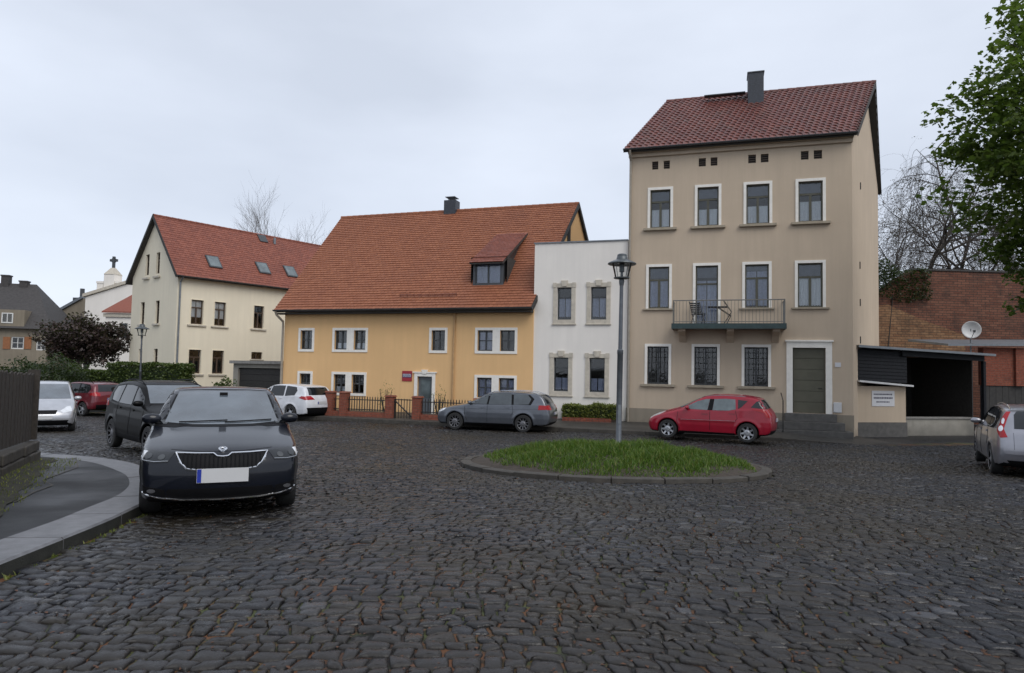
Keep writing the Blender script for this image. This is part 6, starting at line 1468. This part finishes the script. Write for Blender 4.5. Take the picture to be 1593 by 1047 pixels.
c.rear('rear_lamp', [(.5, .95), (.76, .95), (.76, .78), (.5, .80)], 'lamp_red', .006, both=True); c.rear('rear_window', [(-.55, 1.17), (.55, 1.17), (.48, 1.36), (-.48, 1.36)], 'car_glass', .006)

# ---------------------------------------------------------------- shared outlines
def estate(W=1.80, L=4.56, H=1.48, wr=.32, axles=(1.40, -1.23), rim='dark'):
    k = L / 4.56; h = H / 1.48
    P = [(2.1, .2), (2.22, .27), (2.27, .38), (2.28, .52), (2.24, .66), (2.12, .77), (1.75, .88), (1.35, .955), (1.05, 1.01), (.65, 1.215), (.28, 1.375), (.02, 1.44), (-.5, 1.475), (-1.1, 1.468), (-1.6, 1.43), (-1.86, 1.385), (-2.0, 1.25), (-2.14, 1.02), (-2.22, .90), (-2.27, .65), (-2.27, .48), (-2.2, .30), (-2.05, .24)]
    return dict(W=W, wr=wr, axles=axles, rim=rim, prof=[(x * k, z * h) for x, z in P], plan=[(-2.3, .86), (-2.0, .945), (-1.3, .985), (0, 1.0), (1.3, .99), (1.7, .96), (2.05, .89), (2.3, .78)], belt=[(-2.3, 1.02 * h), (-1, .985 * h), (0, .955 * h), (1, .94 * h), (2.3, .9 * h)], bow=(.20, .09, .04), tumble=.30)
# ---------------------------------------------------------------- grey estate before the ochre house
def between(pf, pr, W, axles, nearside=-1):
    """pf, pr: ground points under the near-side front and rear wheels; returns centre, heading"""
    d = Vector((pf.x - pr.x, pf.y - pr.y)).normalized(); m = Vector(((pf.x + pr.x) / 2, (pf.y + pr.y) / 2)); n = Vector((-d.y, d.x))
    if n.y < 0: n = -n
    ctr = m + n * (W / 2 - .1) - d * (axles[0] + axles[1]) / 2
    return ctr, math.atan2(d.y, d.x)
sp = estate(); ctr, hx = between(on_ground(707, 668), on_ground(815, 672.5), 1.80, sp['axles'])
c = Car('parked_car', 'grey estate car seen from the side before the ochre and white houses', 'car', sp, (ctr.x, ctr.y, gz(ctr.x, ctr.y)), hx, 'paint_grey', .03)
c.side('window_surround', [(1.0, .965), (.60, 1.22), (.25, 1.36), (.0, 1.405), (-.8, 1.43), (-1.4, 1.40), (-1.62, 1.22), (-1.5, 1.0)], 'black_plastic', .003)
for pl in ([(.88, .985), (.58, 1.19), (.24, 1.335), (.12, 1.36), (.17, .985)], [(.10, .985), (.05, 1.375), (-.3, 1.40), (-.74, 1.40), (-.78, .99)], [(-.86, .99), (-.83, 1.395), (-1.36, 1.365), (-1.50, 1.21), (-1.42, 1.02)]): c.side('side_window', pl, 'tinted_glass', .007)
c.front('windscreen', [(-.68, 1.02), (.68, 1.02), (.56, 1.38), (-.56, 1.38)], 'windscreen_glass', .006); c.rear('rear_window', [(-.60, 1.06), (.60, 1.06), (.52, 1.36), (-.52, 1.36)], 'car_glass', .006)
c.rear('tail_light', [(.05, .80), (.34, .81), (.38, .98), (.10, .985)], 'lamp_red', .008, a=0) if False else None
for mir in (1, -1): pass
c.side('tail_light', [(-1.78, .83), (-2.10, .85), (-2.02, 1.00), (-1.80, 1.0)], 'lamp_red', .007, .04); c.rear('tail_light', [(.46, .83), (.80, .83), (.80, 1.0), (.50, 1.0)], 'lamp_red', .007, both=True)
c.side('headlight', [(1.78, .80), (2.05, .74), (2.18, .66), (2.0, .66), (1.85, .72)], 'lamp_clear', .007, .04)
c.side_line('body_crease', [(1.6, .80), (0, .82), (-1.9, .86)], .006, 'paint_grey', .001)
c.doors([[(1.02, .93), (1.02, .6), (.92, .36)], [(.14, .97), (.14, .34)], [(-.80, .98), (-.85, .75), (-.80, .62)]], [(.32, .86), (-.62, .88)]); c.mirrors(.82, .99); c.rails(.2, -1.75, 'chrome')
c.plate(0, .70, False); c.rear('bumper_lower', [(-.7, .38), (.7, .38), (.65, .27), (-.65, .27)], 'black_plastic', .006)

# ---------------------------------------------------------------- red small estate before the beige house
SPR = dict(W=1.72, wr=.31, axles=(1.26, -1.28), rim='hub', prof=[(1.92, .19), (2.03, .27), (2.08, .40), (2.08, .52), (2.02, .64), (1.86, .745), (1.55, .875), (1.25, .965), (1.02, 1.03), (.55, 1.26), (.20, 1.42), (-.10, 1.49), (-.55, 1.52), (-1.1, 1.50), (-1.55, 1.44), (-1.72, 1.37), (-1.90, 1.08), (-2.02, .93), (-2.08, .70), (-2.08, .45), (-2.0, .28), (-1.85, .22)],
           plan=[(-2.1, .86), (-1.8, .95), (-1.2, .99), (0, 1.0), (1.1, .99), (1.5, .96), (1.85, .88), (2.1, .74)], belt=[(-2.1, 1.06), (-1.2, 1.02), (0, .965), (1, .95), (2.1, .92)], bow=(.24, .12, .05), tumble=.30)
ctr, hx = between(on_ground(1037, 680.5, .08), on_ground(1165, 687.5, .08), 1.72, SPR['axles'])
c = Car('parked_car', 'red small estate car parked before the beige house', 'car', SPR, (ctr.x, ctr.y, gz(ctr.x, ctr.y) + .07), hx, 'paint_red', .028)
for pl in ([(.72, 1.0), (.58, 1.11), (.30, 1.26), (.02, 1.34), (-.10, 1.345), (-.04, .985)], [(-.20, .985), (-.24, 1.345), (-.60, 1.37), (-.90, 1.355), (-.93, 1.04), (-.70, .995)]): c.side('side_window', pl, 'pale_glass', .007)
c.side('b_pillar', [(-.045, .985), (-.105, 1.348), (-.235, 1.348), (-.195, .985)], 'black_plastic', .006); c.side('side_window', [(-1.0, 1.06), (-.98, 1.35), (-1.28, 1.32), (-1.10, 1.12)], 'car_glass', .007)
c.side('rear_quarter_glass', [(-1.38, 1.12), (-1.60, 1.37), (-1.72, 1.34), (-1.88, 1.08)], 'car_glass', .006)
c.side('tail_light', [(-1.42, 1.06), (-1.88, 1.06), (-1.97, .92), (-1.98, .80), (-1.84, .80), (-1.78, .95)], 'lamp_red', .008, .04); c.side('headlight', [(1.42, .88), (1.62, .82), (1.88, .70), (1.76, .70), (1.56, .78)], 'lamp_clear', .008, .04)
c.front('windscreen', [(-.66, 1.04), (.66, 1.04), (.54, 1.42), (-.54, 1.42)], 'windscreen_glass', .006); c.rear('rear_window', [(-.56, 1.10), (.56, 1.10), (.48, 1.36), (-.48, 1.36)], 'car_glass', .006)
c.side('rub_strip', [(.82, .615), (-.92, .63), (-.92, .665), (.82, .65)], 'paint_red', .016); c.side_line('rub_strip_trim', [(.82, .655), (-.92, .67)], .007, 'rim_silver', .014)
c.doors([[(.92, .95), (.95, .6), (.86, .34)], [(-.12, .98), (-.12, .34)], [(-.92, 1.0), (-.98, .75), (-.86, .62)]], [(.04, .86), (-.82, .90)], (.22, .28)); c.mirrors(.62, 1.0, 'paint_red')
c.side_line('roof_edge_trim', [(.10, 1.43), (-.5, 1.475), (-1.2, 1.45)], .010, 'rim_silver', .004); c.front('headlight', [(.42, .68), (.62, .70), (.60, .62)], 'lamp_clear', .008, both=True, a=25)
c.rear('bumper_lower', [(-.7, .40), (.7, .40), (.65, .27), (-.65, .27)], 'black_plastic', .006); c.plate(0, .72, False)

# ---------------------------------------------------------------- silver estate at the right edge, seen from behind
sp = estate(1.84, 4.50, 1.50, .32, (1.37, -1.27), 'alloy'); pr = on_ground(1546, 736); pf = on_ground(1519, 719)
d = Vector((pf.x - pr.x, pf.y - pr.y)).normalized(); n_ = Vector((d.y, -d.x)); m = Vector((pr.x, pr.y)) + d * 1.27 + n_ * .84
c = Car('parked_car', 'silver estate car seen from behind at the right edge', 'car', sp, (m.x, m.y, gz(m.x, m.y)), math.atan2(d.y, d.x), 'paint_silver', .03)
c.side('window_surround', [(1.0, .965), (.60, 1.22), (.25, 1.37), (.0, 1.41), (-.8, 1.44), (-1.5, 1.40), (-1.66, 1.22), (-1.5, 1.0)], 'black_plastic', .003)
for pl in ([(.88, .985), (.58, 1.20), (.24, 1.34), (.12, 1.37), (.17, .985)], [(.10, .985), (.05, 1.38), (-.3, 1.41), (-.74, 1.41), (-.78, .99)], [(-.86, .99), (-.83, 1.40), (-1.38, 1.37), (-1.52, 1.21), (-1.42, 1.02)]): c.side('side_window', pl, 'car_glass', .007)
c.rear('rear_window', [(-.58, 1.03), (.58, 1.03), (.56, 1.30), (.5, 1.375), (-.5, 1.375), (-.56, 1.30)], 'car_glass', .007); c.front('windscreen', [(-.68, 1.02), (.68, 1.02), (.56, 1.38), (-.56, 1.38)], 'windscreen_glass', .006)
a_, b_ = c.rear('tail_light', [(.64, .86), (.76, .84), (.86, .98), (.80, 1.20), (.73, 1.36), (.66, 1.36), (.69, 1.20), (.72, 1.02)], 'lamp_red', .008, .04, both=True, a=20)
c.rear('reversing_lamp', ell(.77, 1.02, .04, .055), 'lamp_clear', .014, .03, both=True, a=20); c.rear('reversing_lamp', ell(.75, 1.17, .025, .06), 'lamp_clear', .014, .03, both=True, a=20)
c.line('tailgate_seam', [(-.60, .62), (-.60, .95)], math.pi, .004, 'black_plastic', -.001); c.line('tailgate_seam', [(.60, .62), (.60, .95)], math.pi, .004, 'black_plastic', -.001)
c.rear('bumper_step', [(-.78, .60), (.78, .60), (.74, .53), (-.74, .53)], 'paint_silver', .03); c.rear('bumper_lower', [(-.72, .40), (.72, .40), (.62, .27), (-.62, .27)], 'black_plastic', .006); c.plate(0, .80, False)
c.doors([[(1.02, .93), (1.02, .6), (.92, .36)], [(.14, .97), (.14, .34)], [(-.80, .98), (-.85, .75), (-.80, .62)]], [(.32, .86), (-.62, .88)]); c.mirrors(.82, .99); c.rails(.2, -1.7, 'chrome')

# ---------------------------------------------------------------- black sport utility car behind the liftback
def suv(W=1.84, H=1.64, wr=.35, rim='dark'):
    return dict(W=W, wr=wr, axles=(1.36, -1.26), rim=rim, k=.08, prof=[(2.0, .26), (2.12, .34), (2.18, .5), (2.18, .68), (2.12, .84), (1.98, .93), (1.55, 1.03), (1.15, 1.10), (.98, 1.13), (.60, 1.34), (.25, 1.52), (-.05, 1.60), (-.6, H), (-1.2, 1.62), (-1.7, 1.57), (-1.88, 1.50), (-2.05, 1.15), (-2.14, 1.0), (-2.18, .7), (-2.16, .48), (-2.05, .34), (-1.9, .30)],
                plan=[(-2.2, .87), (-1.9, .95), (-1.2, .99), (0, 1.0), (1.2, .99), (1.6, .965), (1.95, .90), (2.2, .80)], belt=[(-2.2, 1.14), (-1, 1.09), (0, 1.06), (1, 1.04), (2.2, 1.0)], bow=(.18, .10, .04), tumble=.28)
def suv_parts(c, glassm='car_glass'):
    for pl in ([(.82, 1.09), (.55, 1.28), (.24, 1.44), (.10, 1.485), (.15, 1.09)], [(.06, 1.09), (.02, 1.495), (-.4, 1.525), (-.80, 1.52), (-.86, 1.10)], [(-.94, 1.11), (-.90, 1.515), (-1.45, 1.47), (-1.58, 1.32), (-1.50, 1.15)]): c.side('side_window', pl, glassm, .007)
    c.side('window_surround', [(.95, 1.07), (.60, 1.30), (.25, 1.47), (.0, 1.52), (-.8, 1.55), (-1.5, 1.50), (-1.70, 1.30), (-1.56, 1.10)], 'black_plastic', .003)
    c.front('windscreen', [(-.69, 1.15), (.69, 1.15), (.58, 1.53), (-.58, 1.53)], 'windscreen_glass', .006, .05); c.rear('rear_window', [(-.60, 1.17), (.60, 1.17), (.52, 1.50), (-.52, 1.50)], 'car_glass', .007)
    c.rear('tail_light', [(.50, .96), (.80, .96), (.80, 1.12), (.66, 1.16), (.50, 1.08)], 'lamp_red', .008, both=True, a=18); c.side('tail_light', [(-1.72, 1.0), (-2.06, .98), (-2.02, 1.12), (-1.8, 1.12)], 'lamp_red', .008, .04)
    c.patch('headlight', [(.36, .84), (.72, .93), (.78, .90), (.70, .78), (.42, .76)], R(25), 'lamp_dark', .008, .05); c.patch('headlight', [(.36, .84), (.72, .93), (.78, .90), (.70, .78), (.42, .76)], R(25), 'lamp_dark', .008, .05, mir=True)
    c.front('grille', [(-.42, .86), (.42, .86), (.36, .66), (-.36, .66)], 'black_plastic', .007)
    c.doors([[(.98, 1.03), (.98, .7), (.88, .42)], [(.10, 1.06), (.10, .40)], [(-.88, 1.08), (-.94, .85), (-.88, .72)]], [(.26, .96), (-.70, .98)], (.30, .42)); c.mirrors(.78, 1.10)
    c.rear('bumper_lower', [(-.76, .56), (.76, .56), (.68, .36), (-.68, .36)], 'black_plastic', .008); c.plate(0, .82, False); c.plate(0, .58, True); c.rails(.1, -1.6, 'black_plastic')
sp = suv(rim='dark'); pr = on_ground(176, 697); hx = R(-45)
d = Vector((math.cos(hx), math.sin(hx))); n_ = Vector((-d.y, d.x)); m = Vector((pr.x, pr.y)) + d * 1.26 + n_ * .83
c = Car('parked_car', 'black sport utility car half hidden behind the dark blue liftback', 'car', sp, (m.x, m.y, gz(m.x, m.y)), hx, 'paint_black', .032); suv_parts(c)

# ---------------------------------------------------------------- white estate seen from behind, left of the garden fence
sp = estate(1.82, 4.5, 1.56, .33, (1.38, -1.25), 'alloy'); rc = at(492, 650, 29.6); hx = math.atan2(1.3, -2.2)
d = Vector((math.cos(hx), math.sin(hx))); m = Vector((rc.x, rc.y)) + d * 1.9
c = Car('parked_car', 'white estate car seen from behind beside the brick garden fence', 'car', sp, (m.x, m.y, gz(m.x, m.y)), hx, 'paint_white', .036)
for pl in ([(.88, 1.03), (.58, 1.26), (.24, 1.41), (.12, 1.44), (.17, 1.03)], [(.10, 1.03), (.05, 1.45), (-.3, 1.475), (-.74, 1.475), (-.78, 1.04)], [(-.86, 1.04), (-.83, 1.47), (-1.42, 1.43), (-1.52, 1.28), (-1.42, 1.08)]): c.side('side_window', pl, 'car_glass', .007)
c.rear('rear_window', [(-.60, 1.10), (.60, 1.10), (.54, 1.42), (-.54, 1.42)], 'car_glass', .007); c.rear('tail_light', [(.36, .92), (.80, .90), (.82, 1.06), (.52, 1.07)], 'lamp_red', .008, both=True, a=10); c.side('tail_light', [(-1.70, .98), (-2.08, .90), (-2.08, 1.04), (-1.86, 1.06)], 'lamp_red', .008, .05)
c.front('windscreen', [(-.68, 1.07), (.68, 1.07), (.56, 1.44), (-.56, 1.44)], 'windscreen_glass', .006); c.rear('bumper_lower', [(-.80, .58), (.80, .58), (.70, .30), (-.70, .30)], 'black_plastic', .008); c.plate(.0, .78, False)
c.doors([[(.14, 1.0), (.14, .34)]], [(.32, .9), (-.62, .92)]); c.mirrors(.82, 1.03)
# ---------------------------------------------------------------- wine red hatchback in the far left street
sp = suv(1.80, 1.62, .33, 'alloy'); rc = at(168, 645, 33.0); hx = math.atan2(.48, -1.0); d = Vector((math.cos(hx), math.sin(hx))); m = Vector((rc.x, rc.y)) + d * 1.9
c = Car('parked_car', 'wine red hatchback seen from behind in the street at the far left', 'car', sp, (m.x, m.y, gz(m.x, m.y)), hx, 'paint_wine', .038); suv_parts(c)
# ---------------------------------------------------------------- pale people carrier behind the board fence
sp = suv(1.80, 1.66, .32, 'alloy'); sp['prof'] = [(2.0, .24), (2.12, .32), (2.18, .46), (2.16, .62), (2.06, .78), (1.85, .90), (1.5, 1.02), (1.25, 1.10), (.80, 1.36), (.35, 1.55), (0, 1.63), (-.6, 1.66), (-1.3, 1.65), (-1.85, 1.58), (-2.05, 1.2), (-2.16, .95), (-2.18, .6), (-2.1, .32), (-1.9, .26)]
sp['belt'] = [(-2.2, 1.06), (0, 1.0), (1.1, .99), (2.2, .98)]
fc = at(66, 668, 22.2); hx = math.atan2(-1.0, .62); d = Vector((math.cos(hx), math.sin(hx))); m = Vector((fc.x, fc.y)) - d * 2.0
c = Car('parked_car', 'pale silver people carrier facing the camera behind the board fence', 'car', sp, (m.x, m.y, gz(m.x, m.y)), hx, 'paint_pale', .036)
c.front('windscreen', [(-.72, 1.10), (.72, 1.10), (.60, 1.56), (-.60, 1.56)], 'windscreen_glass', .006, .05); c.front('headlight', [(.40, .74), (.66, .86), (.78, .88), (.74, .72), (.46, .66)], 'lamp_clear', .008, both=True, a=25)
c.front('grille', [(-.38, .76), (.38, .76), (.34, .64), (-.34, .64)], 'black_plastic', .007); c.front('lower_grille', [(-.70, .44), (.70, .44), (.62, .30), (-.62, .30)], 'black_plastic', .007); c.plate(0, .53, True)
for pl in ([(.90, 1.04), (.60, 1.33), (.30, 1.48), (.12, 1.52), (.15, 1.04)], [(.06, 1.04), (.02, 1.53), (-.4, 1.555), (-.80, 1.555), (-.86, 1.04)]): c.side('side_window', pl, 'car_glass', .007)
c.doors([[(.10, 1.02), (.10, .36)]], [(.26, .92)]); c.mirrors(.92, 1.06)
